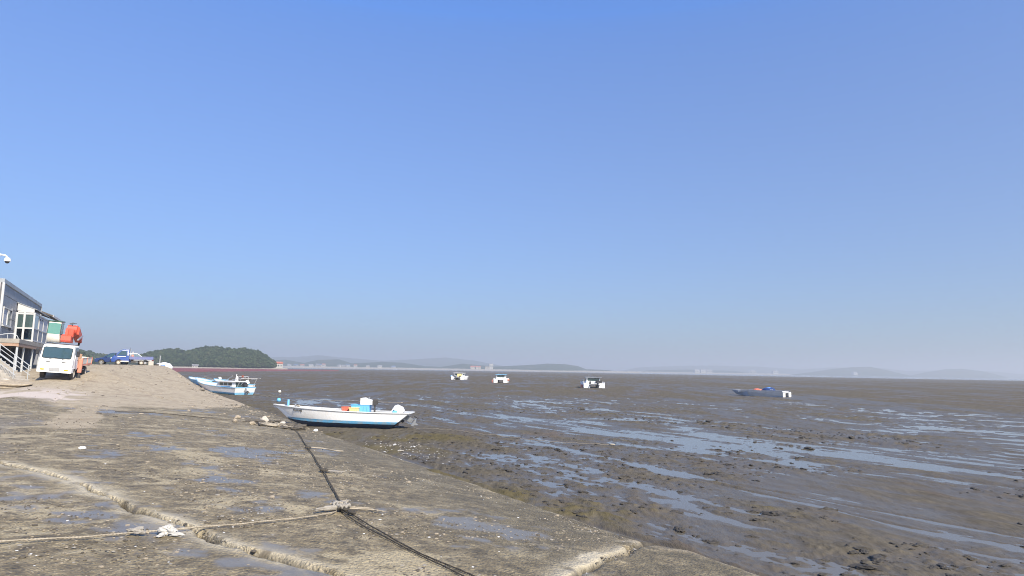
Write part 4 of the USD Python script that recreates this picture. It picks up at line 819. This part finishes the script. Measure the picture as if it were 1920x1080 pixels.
# ------------------------------------------------------------------ ropes and litter on the slipway
def on_slip(pts, lift=.02, per=10, wob=.02, seed=0, about=None, k_=1.0):
    if about: pts = [(about[0]+(s-about[0])*k_, about[1]+(t-about[1])*k_) for s, t in pts]
    p = smooth_path([(s, t, 0) for s, t in pts], per); n = np.linspace(0, len(p)/8, len(p))
    p[:, 0] += wob*2*(N2(n, n*0, seed, 3)-.5); p[:, 1] += wob*2*(N2(n, n*0+5, seed+1, 3)-.5)
    x, y = W(p[:, 0], p[:, 1]); return np.c_[x, y, base_h(p[:, 0], p[:, 1]) + lift]
def twist(path, r, k=2, pitch_=9, n=5):
    """laid rope: strands wound round the path"""
    d = np.r_[0, np.cumsum(np.linalg.norm(np.diff(path, axis=0), axis=1))]; m = int(d[-1]/.035)+2; u = np.linspace(0, d[-1], m)
    p = np.c_[[np.interp(u, d, path[:, i]) for i in range(3)]].T; tg = np.gradient(p, axis=0); tg /= np.linalg.norm(tg, axis=1)[:, None]
    a = np.cross(tg, V(0, 0, 1)); a /= np.linalg.norm(a, axis=1)[:, None]+1e-9; b = np.cross(tg, a); out = []
    for q in range(k):
        ph = u*2*PI*pitch_ + q*2*PI/k; out.append(tube(p + .55*r*(np.cos(ph)[:, None]*a + np.sin(ph)[:, None]*b), .62*r, n))
    return cat_(out)
R1 = [(16.9, 1.35), (15.0, 1.62), (10.06, 2.45), (5.74, 3.14), (3.08, 3.6), (.42, 4.07), (-1.46, 4.44)]
T = thing("mooring_rope", "dark mooring rope running down from the rope tangle by the skiff to the pale knot", "rope")
obj("rope", twist(on_slip(R1, .035, 14, .035, 90), .015, 2, 10), "rope_dark", T, smooth=40)
for (a_, b_), sz in (((3.0, 3.6), .075), ((8.2, 2.76), .05)):
    p = on_slip([(a_+.10, b_), (a_, b_+.05), (a_-.09, b_+.01), (a_-.02, b_-.07), (a_+.08, b_-.03), (a_+.02, b_+.06), (a_-.12, b_-.02)], .06, 6, .02, 91); obj("knot", tube(p, .028, 6), "rope_dark", T, smooth=True)
obj("frayed_tail", tube(on_slip([(8.2, 2.72), (8.45, 2.45), (8.35, 2.15), (8.0, 1.95), (8.05, 1.75)], .04, 8, .03, 92), .022, 5), "rope_pale", T, smooth=True)
obj("whisker", cat_([tube(on_slip([(3.0, 3.6), (2.75+.1*k, 3.42-.05*k), (2.6+.12*k, 3.36-.1*k)], .05, 5, .02, 93+k), .012, 5) for k in range(3)]), "rope_grey", T, smooth=True)
R2 = [(-1.5, 4.44), (-2.19, 4.48), (-3.05, 4.43), (-4.36, 4.32), (-5.5, 4.14), (-8, 3.8)]
for k, (lb, off) in enumerate((("right-hand strand of the two dark ropes running from the knot to the bottom edge", .05), ("left-hand strand of the two dark ropes running from the knot to the bottom edge", -.06))):
    T = thing("mooring_rope", lb, "rope"); obj("rope", twist(on_slip([(a_ + .0, b_ - off*(.4+.6*(i > 0))*(1-.5*(i in (3,)))) for i, (a_, b_) in enumerate(R2)], .025, 14, .03, 96+k), .0115, 2, 12), "rope_dark", T, smooth=40)
T = thing("mooring_rope", "pale rope lying across the slipway from the left edge to the knot", "rope")
obj("rope", twist(on_slip([(-3.6, 9.6), (-3.3, 8.66), (-3.2, 7.9), (-2.99, 7.09), (-2.81, 6.54), (-2.48, 5.62), (-1.80, 4.62)], .035, 16, .05, 101), .0115, 2, 13), "rope_pale", T, smooth=40)
T = thing("rope_knot", "bundled pale rope knot where the ropes meet on the slipway", "knot")
kk = [(-1.36, 4.62), (-1.50, 4.40), (-1.66, 4.52), (-1.52, 4.58), (-1.38, 4.36), (-1.62, 4.34), (-1.74, 4.50), (-1.56, 4.66), (-1.44, 4.46), (-1.70, 4.40), (-1.82, 4.56), (-1.60, 4.48)]
p = on_slip(kk, .06, 9, .05, 103, (-1.56, 4.46), .74); p[:, 2] += .05*np.abs(np.sin(np.arange(len(p))*.7)); obj("coils", tube(p, .02, 6), "rope_grey", T, smooth=True)
p = on_slip([(-1.50, 4.40), (-1.30, 4.30), (-1.16, 4.22), (-1.30, 4.40), (-1.48, 4.48), (-1.40, 4.34)], .10, 9, .03, 104, (-1.56, 4.46), .74); obj("top_loop", tube(p, .022, 6), "rope_pale", T, smooth=True)
obj("wrapped_end", cat_([tube(on_slip([(-1.62, 4.50), (-1.74, 4.74), (-1.86, 4.98), (-1.98, 5.12)], .05+.02*k, 6, .03, 105+k, (-1.56, 4.46), .74), [.036]*4+[.032]*8+[.014]*7, 7) for k in range(2)]), "rope_grey", T, smooth=True)
obj("loose_end", cat_([tube(on_slip(q, .04, 8, .03, 108+i, (-1.56, 4.46), .74), .012, 5) for i, q in enumerate(([(-1.5, 4.4), (-1.46, 4.12), (-1.52, 3.90), (-1.72, 3.80), (-1.86, 3.78)], [(-1.62, 4.36), (-1.66, 4.08), (-1.72, 3.86), (-1.90, 3.62)], [(-1.3, 4.5), (-1.1, 4.44), (-1.02, 4.52), (-1.14, 4.58)]))]), "rope_pale", T, smooth=True)
obj("dark_lashing", tube(on_slip([(-1.60, 4.48), (-1.74, 4.40), (-1.86, 4.50), (-2.0, 4.38), (-2.1, 4.48), (-2.22, 4.40), (-2.05, 4.46)], .055, 8, .05, 112, (-1.56, 4.46), .74), .02, 6), "rope_dark", T, smooth=True)
T = thing("white_rag", "crumpled white rag caught on the pale rope near the crack", "rag", (*W(-3.09, 7.0), base_h(-3.09, 7.0)))
m = lump(61, .085, .06, .055, 4, 1.0); m.apply_translation((0, 0, .06)); obj("cloth", m, "rag_white", T)
obj("tail", cat_([lump(62, .09, .035, .025, 3, .7).apply_translation((.11, -.05, .02)), lump(63, .035, .08, .02, 3, .7).apply_translation((-.04, -.09, .02)), lump(64, .06, .035, .03, 3, .7).apply_translation((-.10, .02, .03))]), "rag_white", T)
T = thing("rope_scrap", "grey frayed scrap tied on the pale rope left of the white rag", "rope", (*W(-3.06, 7.34), base_h(-3.06, 7.34)))
obj("tuft", lump(65, .10, .05, .04, 3, .8).apply_translation((0, 0, .05)), "rope_grey", T); obj("strand", cat_([rod((0, 0, .05), (.14*math.cos(a_), .10*math.sin(a_), .02), .012, 5) for a_ in (.3, 1.6, 2.7, 4.0)]), "rope_pale", T)
T = thing("dark_rope", "old weed-covered dark rope lying across the slipway at the tide line", "rope")
obj("rope", tube(on_slip([(20.0, 7.9), (20.5, 6.02), (19.3, 4.25), (18.86, 2.98), (18.33, 2.19), (17.2, 1.5)], .012, 14, .12, 121), .016, 6), "rope_dark", T, smooth=True)
obj("weed", cat_([lump(130+k, .16, .10, .05, 2, .6).apply_translation((*W(18.9+.4*math.sin(k*2.3), 2.9+.35*math.cos(k*1.9)-.12*k), base_h(18.9, 2.9)+.02)) for k in range(9)]), "stone_dark", T)
T = thing("rope_tangle", "tangle of old brown rope and weed beside the skiff's bow", "rope")
for nm, m_, r_, sd in (("strands", "rope_pale", .028, 0), ("dark_strands", "rope_dark", .032, 50)):
    rg = np.random.default_rng(140+sd); ts = []
    for k in range(7):
        c = V(17.6+rg.uniform(-.8, .9), 1.75+rg.uniform(-.8, .7)); a0 = rg.uniform(0, 6.28); pts = [(c[0]+rg.uniform(.25, .8)*math.cos(a0+q*.8), c[1]+rg.uniform(.2, .45)*math.sin(a0+q*.8)) for q in range(8)]
        ts.append(tube(on_slip(pts, .03+.05*rg.random(), 6, .06, 150+k+sd), r_, 5))
    obj(nm, cat_(ts), m_, T, smooth=True)
obj("weed", cat_([lump(170+k, .22, .14, .07, 2, .7).apply_translation((*W(17.6+rng.uniform(-1, 1.2), 1.8+rng.uniform(-.9, .9)), base_h(17.6, 1.8)+.02)) for k in range(14)]), "stone_dark", T)
STN = [(19.9, 2.05, .17, "tall pale stone standing at the upper end of the rope tangle"), (19.1, 1.35, .15, "broad pale stone between the rope tangle and the skiff's bow"), (19.0, 1.1, .10, "small pale stone leaning on the broad stone by the skiff's bow"), (17.5, 2.9, .11, "flat tan stone at the left end of the rope tangle"), (18.2, 3.5, .13, "brown stone left of the rope tangle, beside the dark rope"), (21.0, 3.0, .12, "tan stone above the dark rope at the tide line")]
for k, (s_, t_, r_, lb) in enumerate(STN):
    T = thing("loose_stone", lb, "stone", (*W(s_, t_), base_h(s_, t_)), k*1.3); obj("stone", lump(190+k, r_*1.2, r_*.8, r_*(1.15 if k == 0 else .7), 2, .5).apply_translation((0, 0, r_*.4)), "stone_tan" if k not in (0, 1, 2) else "pale_concrete", T)
    obj("barnacles", cat_([trimesh.creation.icosphere(0, .018).apply_translation((r_*.8*math.cos(q), r_*.6*math.sin(q), r_*.5)) for q in range(5)]), "foam_white", T)
for s_, t_, sc, lb in ((17.2, .35, .075, "white foam float lying on the slab's edge below the skiff's bow"), (6.0, 8.34, .05, "torn white foam scrap on the open slipway, upper left")):
    T = thing("foam_scrap", lb, "foam", (*W(s_, t_), base_h(s_, t_)), 1.0); obj("block", lump(210+int(s_), sc*1.5, sc, sc*.8, 3, .35).apply_translation((0, 0, sc*.5)), "foam_white", T); obj("chip", cbox((sc*1.4, sc*.9, .03), (sc*.5, sc*.4, .05), .01, rz=.5), "foam_white", T)
# loose shells, grit and weed: far too many to count
def scatter(name, protos, n, area, sizes, seed, label, cat, flat=.6, surf=None, gate=None):
    rg = np.random.default_rng(seed); s_ = rg.uniform(area[0], area[1], n*2); t_ = rg.uniform(area[2], area[3], n*2)
    ok = np.ones(n*2, bool) if gate is None else gate(s_, t_, rg); s_, t_ = s_[ok][:n], t_[ok][:n]; n = len(s_)
    x, y = W(s_, t_); z = (base_h(s_, t_) if surf is None else surf(x, y))
    pi = UsdGeom.PointInstancer.Define(stage, numbered("/World/" + name)); rel = pi.CreatePrototypesRel()
    for k, (mesh_, m_) in enumerate(protos):
        q = usdkit.mesh(stage, str(pi.GetPath()) + f"/bit_{k+1:03d}", mesh_, M[m_]); rel.AddTarget(q.GetPath())
    pi.CreatePositionsAttr(Vt.Vec3fArray.FromNumpy(np.c_[x, y, z].astype(np.float32)))
    pi.CreateProtoIndicesAttr(Vt.IntArray.FromNumpy(rg.integers(0, len(protos), n).astype(np.int32)))
    sc = np.exp(rg.normal(math.log(sizes[0]), sizes[1], n)); pi.CreateScalesAttr(Vt.Vec3fArray.FromNumpy(np.c_[sc, sc, sc*flat].astype(np.float32)))
    a = rg.uniform(0, PI, n); o = np.zeros((n, 4)); o[:, 0] = np.cos(a/2); o[:, 3] = np.sin(a/2)
    pi.CreateOrientationsAttr(Vt.QuathArray([Gf.Quath(float(v[0]), 0, 0, float(v[3])) for v in o]))
    data(pi.GetPrim(), label=label, category=cat, kind="stuff"); return pi
peb = [(lump(230+k, 1, .75, .7, 1, .5), m_) for k, m_ in enumerate(("stone_tan", "stone_dark", "stone_tan", "stone_dark", "stone_dark", "rope_grey"))]
scatter("grit", peb, 30000, (-8.5, 24, .05, 12), (.012, .45), 3, "brown grit, weed and barnacle lumps strewn over the wet slipway", "grit", gate=lambda s, t, rg: (rg.random(len(s)) < np.exp(-(s+8.5)/11)) & (N2(s*.7, t*.7, 240, 3) > .40))
scatter("shell_bits", [(lump(250+k, 1, .7, .35, 1, .4), "foam_white" if k else "pale_concrete") for k in range(3)], 800, (-8.5, 16, .1, 11), (.011, .4), 5, "pale broken shells strewn over the wet slipway", "shells", gate=lambda s, t, rg: rg.random(len(s)) < np.exp(-(s+8.5)/9))
scatter("rubble", [(lump(280+k, 1, .8, .6, 1, .6), "stone_tan" if k < 3 else "stone_dark") for k in range(5)], 2600, (16, 100, -.1, 13), (.035, .6), 13, "small stones and rubble strewn over the dry yard and its edge", "rubble", gate=lambda s, t, rg: rg.random(len(s)) < .18 + .82*np.exp(-(np.abs(t-1.2)/1.3)**2))
mudz = lambda x, y: mud_fields(x, y)[0] - .0
scatter("mud_clods", [(lump(260+k, 1, .55, .5, 2, 1.0), "clod") for k in range(5)], 9000, (-16, 32, -24, -.35), (.05, .5), 9, "torn dark clods of silt on the near tidal flat", "mud clods", flat=.55, surf=mudz, gate=lambda s, t, rg: (ss(N2(W(s, t)[0]*.12, W(s, t)[1]*.12, 29, 4), .46, .62) > rg.random(len(s))) & (rg.random(len(s)) < np.exp(-np.maximum(s+6, 0)/16)))
scatter("oyster_shells", [(lump(270+k, 1, .6, .3, 1, .5), "foam_white" if k == 0 else "pale_concrete") for k in range(3)], 420, (6, 15, -3.2, -.1), (.024, .4), 11, "scatter of white oyster shells in the silt below the skiff", "shells", surf=mudz, gate=lambda s, t, rg: rg.random(len(s)) < np.exp(-((s-10.5)/2.6)**2-((t+1.2)/.9)**2))
# small floats and lines out on the flat
def buoy(label, x, y, r, m_):
    T = thing("mooring_buoy", label, "buoy", (x, y, float(mud_fields(np.array([x]), np.array([y]))[0][0]))); obj("float", trimesh.creation.icosphere(2, r).apply_translation((0, 0, r*.8)), m_, T, smooth=True); obj("lug", trimesh.creation.torus(r*.25, r*.07).apply_transform(trimesh.transformations.rotation_matrix(PI/2, (1, 0, 0))).apply_translation((0, 0, r*1.9)), "black_plastic", T)
buoy("cream buoy on the mud right of the white fishing boat", -25.3, 74.0, .16, "cream_paint"); buoy("yellowish buoy on the mud beyond the skiff's crates", -12.5, 57.0, .15, "crate_yellow"); buoy("light blue buoy on the mud beyond the skiff's bow", -19.0, 55.5, .17, "crate_blue")
def flat_line(label, pts, r=.018, m_="rope_pale", nm="mooring_line"):
    p = smooth_path([(x, y, 0) for x, y in pts], 16); p[:, 2] = np.maximum(mud_fields(p[:, 0], p[:, 1])[0], 0)+.04; T = thing(nm, label, "rope"); obj("rope", tube(p, r, 5), m_, T, smooth=True); obj("eye", trimesh.creation.torus(.09, .02).apply_translation(p[-1]), m_, T)
flat_line("pale mooring line running over the mud from the skiff's stern", [(-4.6, 32.6), (-2.6, 31.2), (.5, 28.6), (4.0, 26.5)], .010)
flat_line("pale mooring line trailing over the mud from the white fishing boat's stern", [(-25.6, 67.5), (-21, 62.5), (-16, 59), (-9, 56)])
flat_line("pale mooring line ahead of the skiff's crates, running out over the mud", [(-8.2, 33.8), (-10.5, 37.5), (-13, 40.5), (-12, 45)])

# ------------------------------------------------------------------ far shore
def az_of(px): return math.atan((px-960)/1250)
def hill(name, px0, px1, d, prof, depth, mat_, seed, rough=.14, base=-2.0, n=260):
    """ridge of ground at distance d: prof = [(px, height m)], measured along its crest"""
    a = np.linspace(az_of(px0), az_of(px1), n); q = np.linspace(-1, 1, 41); A, Q = np.meshgrid(a, q, indexing="ij")
    hp_ = np.interp(A, [az_of(p) for p, _ in prof], [h for _, h in prof])
    Rr = d/np.cos(A)*1.0 + Q*depth; X, Y = Rr*np.sin(A), Rr*np.cos(A)
    k = np.cos(Q*PI/2)**1.15; nz = N2(X/depth*2.2, Y/depth*2.2, seed, 5)-.5
    Z = base + (hp_-base)*k*(1+rough*2*nz*np.clip(1.2-k, .25, 1)) + (hp_*.05)*(N2(X/9, Y/9, seed+1, 2)-.5)*k
    v, f = grid(X, Y, Z); return obj(name, (v, f), mat_, smooth=True, kind="structure")
mat("woodland", {"geo": ("geometry", {}), "n": ("noise_texture", {"scale": .09, "detail": 5.0, "roughness": .7}), "n2": ("noise_texture", {"scale": .012, "detail": 3.0}), "c": ("rgb_ramp", {"ramp": [(.3, (.018, .030, .014)), (.5, (.036, .055, .024)), (.7, (.070, .082, .038))]}), "m": ("mix_color", {"b": (.10, .085, .055)}), "r": ("rgb_ramp", {"ramp": [(.56, (0, 0, 0)), (.7, (.6, .6, .6))]}), "bp": ("bump", {"strength": .8, "distance": 4.0}), "p": ("principled_bsdf", {"roughness": .95, "specular_ior_level": .1})},
    [("geo.position", "n.vector"), ("geo.position", "n2.vector"), ("n.fac", "c.fac"), ("c.color", "m.a"), ("n2.fac", "r.fac"), ("r.color", "m.fac"), ("m.result", "p.base_color"), ("n.fac", "bp.height"), ("bp.normal", "p.normal")])
mat("foliage", {"geo": ("geometry", {}), "oi": ("object_info", {}), "n": ("noise_texture", {"scale": .05, "detail": 3.0}), "a": ("math", {"math_type": "multiply_add", "value2": .55, "value3": .2}), "c": ("rgb_ramp", {"ramp": [(.2, (.036, .060, .028)), (.45, (.060, .090, .038)), (.65, (.085, .112, .050)), (.85, (.12, .12, .062))]}), "d": ("diffuse_bsdf", {}), "t": ("translucent_bsdf", {"color": (.06, .09, .02)}), "m": ("mix_closure", {"fac": .22})},
    [("geo.position", "n.vector"), ("oi.random", "a.value1"), ("a.value", "c.fac"), ("c.color", "d.color"), ("d.BSDF", "m.closure1"), ("t.BSDF", "m.closure2")], surface="m.closure")
mat("marsh_red", {"geo": ("geometry", {}), "n": ("noise_texture", {"scale": .07, "detail": 5.0}), "c": ("rgb_ramp", {"ramp": [(.35, (.115, .050, .050)), (.55, (.20, .060, .065)), (.7, (.17, .105, .085))]}), "p": ("principled_bsdf", {"roughness": .95, "specular_ior_level": .1})}, [("geo.position", "n.vector"), ("n.fac", "c.fac"), ("c.color", "p.base_color")])
paint("shore_sand", (.36, .31, .235), .9, .5, (.20, .17, .12), .05)
def tree_proto(seed, kind=0):
    """crown of leafy clumps round a limb frame: many small faces with gaps"""
    rg = np.random.default_rng(seed); H = 1.0; tri = []
    for k in range(34):
        u = rg.random(); z = .32+.66*u; rr = (.36*math.sin(PI*min(1, (.15+u*.85)**.8))+.05)*rg.uniform(.45, 1); a = rg.uniform(0, 6.28); c = V(rr*math.cos(a), rr*math.sin(a), z); s = rg.uniform(.075, .15)*(1.1-.5*u)
        for q in range(15):
            d = rg.normal(size=3); d /= np.linalg.norm(d); p = c+d*s*V(1.15, 1.15, .7)*rg.uniform(.6, 1.05); e1 = np.cross(d, rg.normal(size=3)); e1 /= np.linalg.norm(e1); e2 = np.cross(d, e1); w = rg.uniform(.035, .065)
            tri.append([p-e1*w-e2*w*.5, p+e1*w-e2*w*.5, p+e2*w+d*w*.3])
    t = np.array(tri).reshape(-1, 3); crown = trimesh.Trimesh(t, np.arange(len(t)).reshape(-1, 3), process=False)
    return crown
TP = [tree_proto(300+k) for k in range(4)]
trunk_m = cat_([rod((0, 0, -.03), (0, 0, .62), .022, 6, .012), rod((0, 0, .35), (.14, .06, .62), .010, 5, .005), rod((0, 0, .42), (-.12, .1, .68), .010, 5, .005), rod((0, 0, .5), (.02, -.14, .74), .009, 5, .004)])
paint("bark", (.09, .07, .05), .9, .4, (.05, .04, .03), 4.0)
def forest(name, label, hp_, px0, px1, d, depth, n, hs, seed, base=-2.0, front=1.0):
    rg = np.random.default_rng(seed); a = np.arctan(rg.uniform((px0-960)/1250, (px1-960)/1250, n)); q = -front + (1+front)*rg.random(n)**1.1*.62
    R_ = d/np.cos(a)+q*depth; x, y = R_*np.sin(a), R_*np.cos(a); h = np.interp(a, [az_of(p) for p, _ in hp_], [v for _, v in hp_]); z = base+(h-base)*np.cos(q*PI/2)**1.15
    ok = z > .8; x, y, z = x[ok], y[ok], z[ok]; n = len(x)
    pi = UsdGeom.PointInstancer.Define(stage, numbered("/World/" + name)); rel = pi.CreatePrototypesRel()
    for k, m_ in enumerate(TP):
        xf = UsdGeom.Xform.Define(stage, str(pi.GetPath())+f"/tree_{k+1:03d}"); usdkit.mesh(stage, str(xf.GetPath())+"/crown", m_, M["foliage"]); usdkit.mesh(stage, str(xf.GetPath())+"/trunk", trunk_m, M["bark"]); rel.AddTarget(xf.GetPath())
    pi.CreatePositionsAttr(Vt.Vec3fArray.FromNumpy(np.c_[x, y, z-.5].astype(np.float32))); pi.CreateProtoIndicesAttr(Vt.IntArray.FromNumpy(rg.integers(0, 4, n).astype(np.int32)))
    sc = hs*np.exp(rg.normal(0, .16, n)); wd = sc*rg.uniform(.9, 1.25, n); pi.CreateScalesAttr(Vt.Vec3fArray.FromNumpy(np.c_[wd, wd, sc].astype(np.float32)))
    th = rg.uniform(0, PI, n); pi.CreateOrientationsAttr(Vt.QuathArray([Gf.Quath(float(math.cos(v)), 0, 0, float(math.sin(v))) for v in th])); data(pi.GetPrim(), label=label, category="wood", kind="stuff")
# the wooded headland behind the crest (its trees stand about 7 m above the ground)
D1 = 640
PR1 = [(40, 9), (120, 10.5), (150, 10), (190, 6), (225, 4), (262, 4), (288, 9.0), (322, 12), (345, 11.0), (358, 10.5), (378, 13), (402, 14.5), (425, 13.3), (440, 12.4), (462, 13.6), (482, 12.2), (497, 9.5), (508, 6), (520, 1.0), (532, -1)]
hill("headland", 20, 536, D1, PR1, 95, "woodland", 401, .05)
forest("headland_wood", "dark green wood covering the low headland behind the crest", PR1, 60, 524, D1, 95, 9000, 5.4, 402)
hill("headland", -160, 190, 420, [(-160, 14), (60, 12), (110, 9.0), (150, 5.5), (176, 2.0), (190, -1)], 60, "woodland", 405, .05)
forest("headland_wood", "wood on the hill behind the crane truck's bed", [(-160, 14), (60, 12), (110, 9.0), (150, 5.5), (176, 2.0), (190, -1)], 90, 182, 420, 60, 900, 5.0, 406)
def shore_strip(name, px0, px1, d0, d1, mat_, z0, z1, seed, kind="structure", amp=.12):
    a = np.linspace(az_of(px0), az_of(px1), 160); q = np.linspace(0, 1, 14); A, Q = np.meshgrid(a, q, indexing="ij"); e0 = np.interp(A, np.linspace(a[0], a[-1], len(d0)), d0); e1 = np.interp(A, np.linspace(a[0], a[-1], len(d1)), d1)
    R_ = e0+(e1-e0)*Q + 10*(N2(A*40, Q*2, seed, 3)-.5); X, Y = R_*np.sin(A), R_*np.cos(A); Z = z0+(z1-z0)*Q + amp*(N2(X/3, Y/3, seed+1, 3)-.3); Z[:, 0] = -.4; Z[:, -1] = z1-.6
    v, f = grid(X, Y, Z); return obj(name, (v, f), mat_, smooth=True, kind=kind)
o_ = shore_strip("salt_marsh", 250, 640, [270, 300, 400, 520], [600, 600, 610, 600], "marsh_red", .26, .60, 411, kind="stuff"); data(o_.GetPrim() if hasattr(o_, "GetPrim") else o_, label="red seepweed salt marsh in front of the wooded headland", category="salt marsh")
shore_strip("beach", 250, 545, [588], [640], "shore_sand", .6, 1.6, 415, amp=.3)
# hazy ridges across the bay
hill("far_hills", 505, 1180, 2300, [(505, 22), (540, 26), (575, 16), (600, 27), (640, 30), (662, 18), (690, 20), (720, 24), (760, 22), (800, 12), (830, 10), (870, 22), (900, 18), (930, 14), (960, 17), (1000, 22), (1030, 27), (1060, 26), (1085, 20), (1100, 10), (1140, 8), (1160, 4), (1180, -2)], 330, "woodland", 421)
hill("far_hills", 470, 1000, 4200, [(470, 60), (560, 62), (600, 78), (640, 66), (720, 48), (790, 62), (840, 74), (890, 60), (940, 30), (1000, -2)], 620, "woodland", 424)
hill("far_hills", 1150, 1960, 5200, [(1150, -2), (1200, 40), (1280, 56), (1350, 62), (1420, 58), (1500, 42), (1560, 62), (1640, 66), (1700, 44), (1780, 56), (1860, 50), (1920, 30), (1960, -2)], 640, "woodland", 427)
hill("island", 1470, 1720, 3300, [(1470, -2), (1520, 16), (1560, 34), (1600, 44), (1630, 46), (1660, 32), (1690, 14), (1720, -2)], 300, "woodland", 431)
hill("island", 1690, 1890, 3600, [(1690, -2), (1730, 24), (1770, 44), (1800, 47), (1835, 38), (1860, 24), (1880, 8), (1890, -2)], 300, "woodland", 434)
hill("far_hills", 1180, 1420, 3400, [(1180, -2), (1220, 14), (1300, 20), (1380, 16), (1420, -2)], 260, "woodland", 437)
shore_strip("far_shore", 500, 1200, [1850, 1900], [2030, 2100], "shore_sand", .3, 5.0, 441, amp=.6)
shore_strip("far_shore", 1160, 1480, [2850, 2900], [3200, 3250], "shore_sand", .3, 6.0, 444, amp=.6)
# houses on the far shore
paint("house_wall", (.36, .35, .325), .7, .3, (.4, .38, .34), .3); paint("house_wall_tan", (.38, .33, .26), .7, .3, (.4, .36, .3), .3); paint("roof_blue", (.10, .16, .30), .6, .3, (.2, .22, .25), .3); paint("roof_red", (.36, .12, .07), .6, .3, (.25, .15, .1), .3); paint("roof_grey", (.25, .25, .26), .6, .3, (.2, .2, .2), .3)
def house(label, px, d, w, l, h, wall, roof, rz, z=1.2, group=None, flat_=False):
    a = az_of(px); T = thing("far_house", label, "house", (d*math.tan(a), d, z), rz, group=group)
    obj("wall", box((0, 0, h/2), (l, w, h)), wall, T)
    if flat_: obj("roof", cbox((0, 0, h+.25), (l+.4, w+.4, .5), .05), roof, T)
    else: obj("roof", hullof([(a_, b_, c_) for a_ in (-l/2-.4, l/2+.4) for b_, c_ in ((-w/2-.5, h-.1), (w/2+.5, h-.1), (0, h+w*.30))]), roof, T)
    for k in range(3):
        for q in (-1, 1): obj("window", box((l*(-.3+.3*k), q*(w/2+.04), h*.55), (l*.14, .08, h*.28)), "window_dark", T)
HL = ['pale house farthest left on the far shore, next to the headland', "blue roofed house right of the headland's end on the far shore", "tan red roofed house on the far shore above the skiff's lettering", 'pale grey roofed house on the far shore left of the white cluster', 'tallest white house of the cluster on the far shore', 'tan blue-roofed house amid the white cluster on the far shore', 'white red-roofed house ending the white cluster on the far shore', "grey roofed house on the far shore left of the skiff's red crate", 'tan house on the far shore straight above the red crate', 'blue roofed white house on the far shore above the yellow crate', 'red roofed house on the far shore above the light blue crate', 'tan grey-roofed house on the far shore above the white engine cover', "white house on the far shore above the skiff's outboard motor", 'blue roofed house farthest right of the row on the far shore']
RL = ['pale building farthest left on the hazy right-hand shore', 'middle pale building of three close together on the hazy shore', 'right one of three close pale buildings on the hazy shore', "pale building on the hazy shore above the blue sheeted boat's bow", "pale building on the hazy shore above the blue sheeted boat's stern", 'pale building standing on the hazy island at the right']
GH = "houses along the far shore"; rgh = np.random.default_rng(77)
for i, (px, hh) in enumerate([(548, 5), (560, 4), (572, 4), (588, 5), (601, 7), (606, 6), (612, 7), (641, 5), (650, 5), (657, 6), (671, 6), (694, 4), (716, 5), (742, 4)]):
    house(HL[i], px, 1990+rgh.uniform(-60, 50), rgh.uniform(6, 9), rgh.uniform(8, 13), hh+.5, ["house_wall", "house_wall", "house_wall_tan"][i % 3], ["roof_grey", "roof_blue", "roof_red", "roof_grey"][i % 4], rgh.uniform(-.5, .5), 3.2, GH)
house("white house with a red roof at the right foot of the wooded headland", 527, 640, 5.5, 7.5, 4.4, "house_wall", "roof_red", .5, 1.3)
house("cream block of flats standing above the far shore over the second boat", 923, 2060, 10, 12, 17, "house_wall", "roof_grey", .2, 4, flat_=True)
house("low cream building beside the block of flats on the far shore", 917, 2040, 11, 14, 8, "house_wall_tan", "roof_grey", -.1, 4, flat_=True)
for px, lb in ((889, "left of a pair of tan houses on the far shore between the two left boats"), (899, "right of a pair of tan houses on the far shore between the two left boats")): house(lb, px, 2030, 11, 15, 7, "house_wall_tan", "roof_red", .3, 3.5)
for i, px in enumerate((1306, 1318, 1330, 1411, 1452, 1600)): house(RL[i], px, 3000+rgh.uniform(-50, 60), 14, 24, 11, "house_wall", "roof_grey", rgh.uniform(-.4, .4), 4, "houses on the hazy right-hand shore")
house("small white shed on the red salt marsh before the headland", 373, 520, 2.6, 4.0, 2.2, "house_wall", "roof_grey", .4, .5)
house("red roofed cottage at the left foot of the wooded headland", 330, 610, 6, 9, 4.2, "house_wall", "roof_red", .2, 1.2)
for i, px in enumerate((502, 498)): house(["pale hut at the shore below the headland's right end", "tan hut just left of the pale hut on the shore"][i], px, 612, 3, 4.5, 2.4, ["house_wall", "house_wall_tan"][i], "roof_grey", .3, .9)

# ------------------------------------------------------------------ sea haze
HAZE = 4.8e-4
mat("haze_air", {"v": ("principled_volume", {"color": (.73, .73, .71), "density": HAZE, "anisotropy": 0.2})}, [], surface=None, volume="v.volume")
obj("haze", trimesh.creation.box(bounds=[(-15000, -400, -9), (15000, 17000, 104)]), "haze_air", kind="stuff")
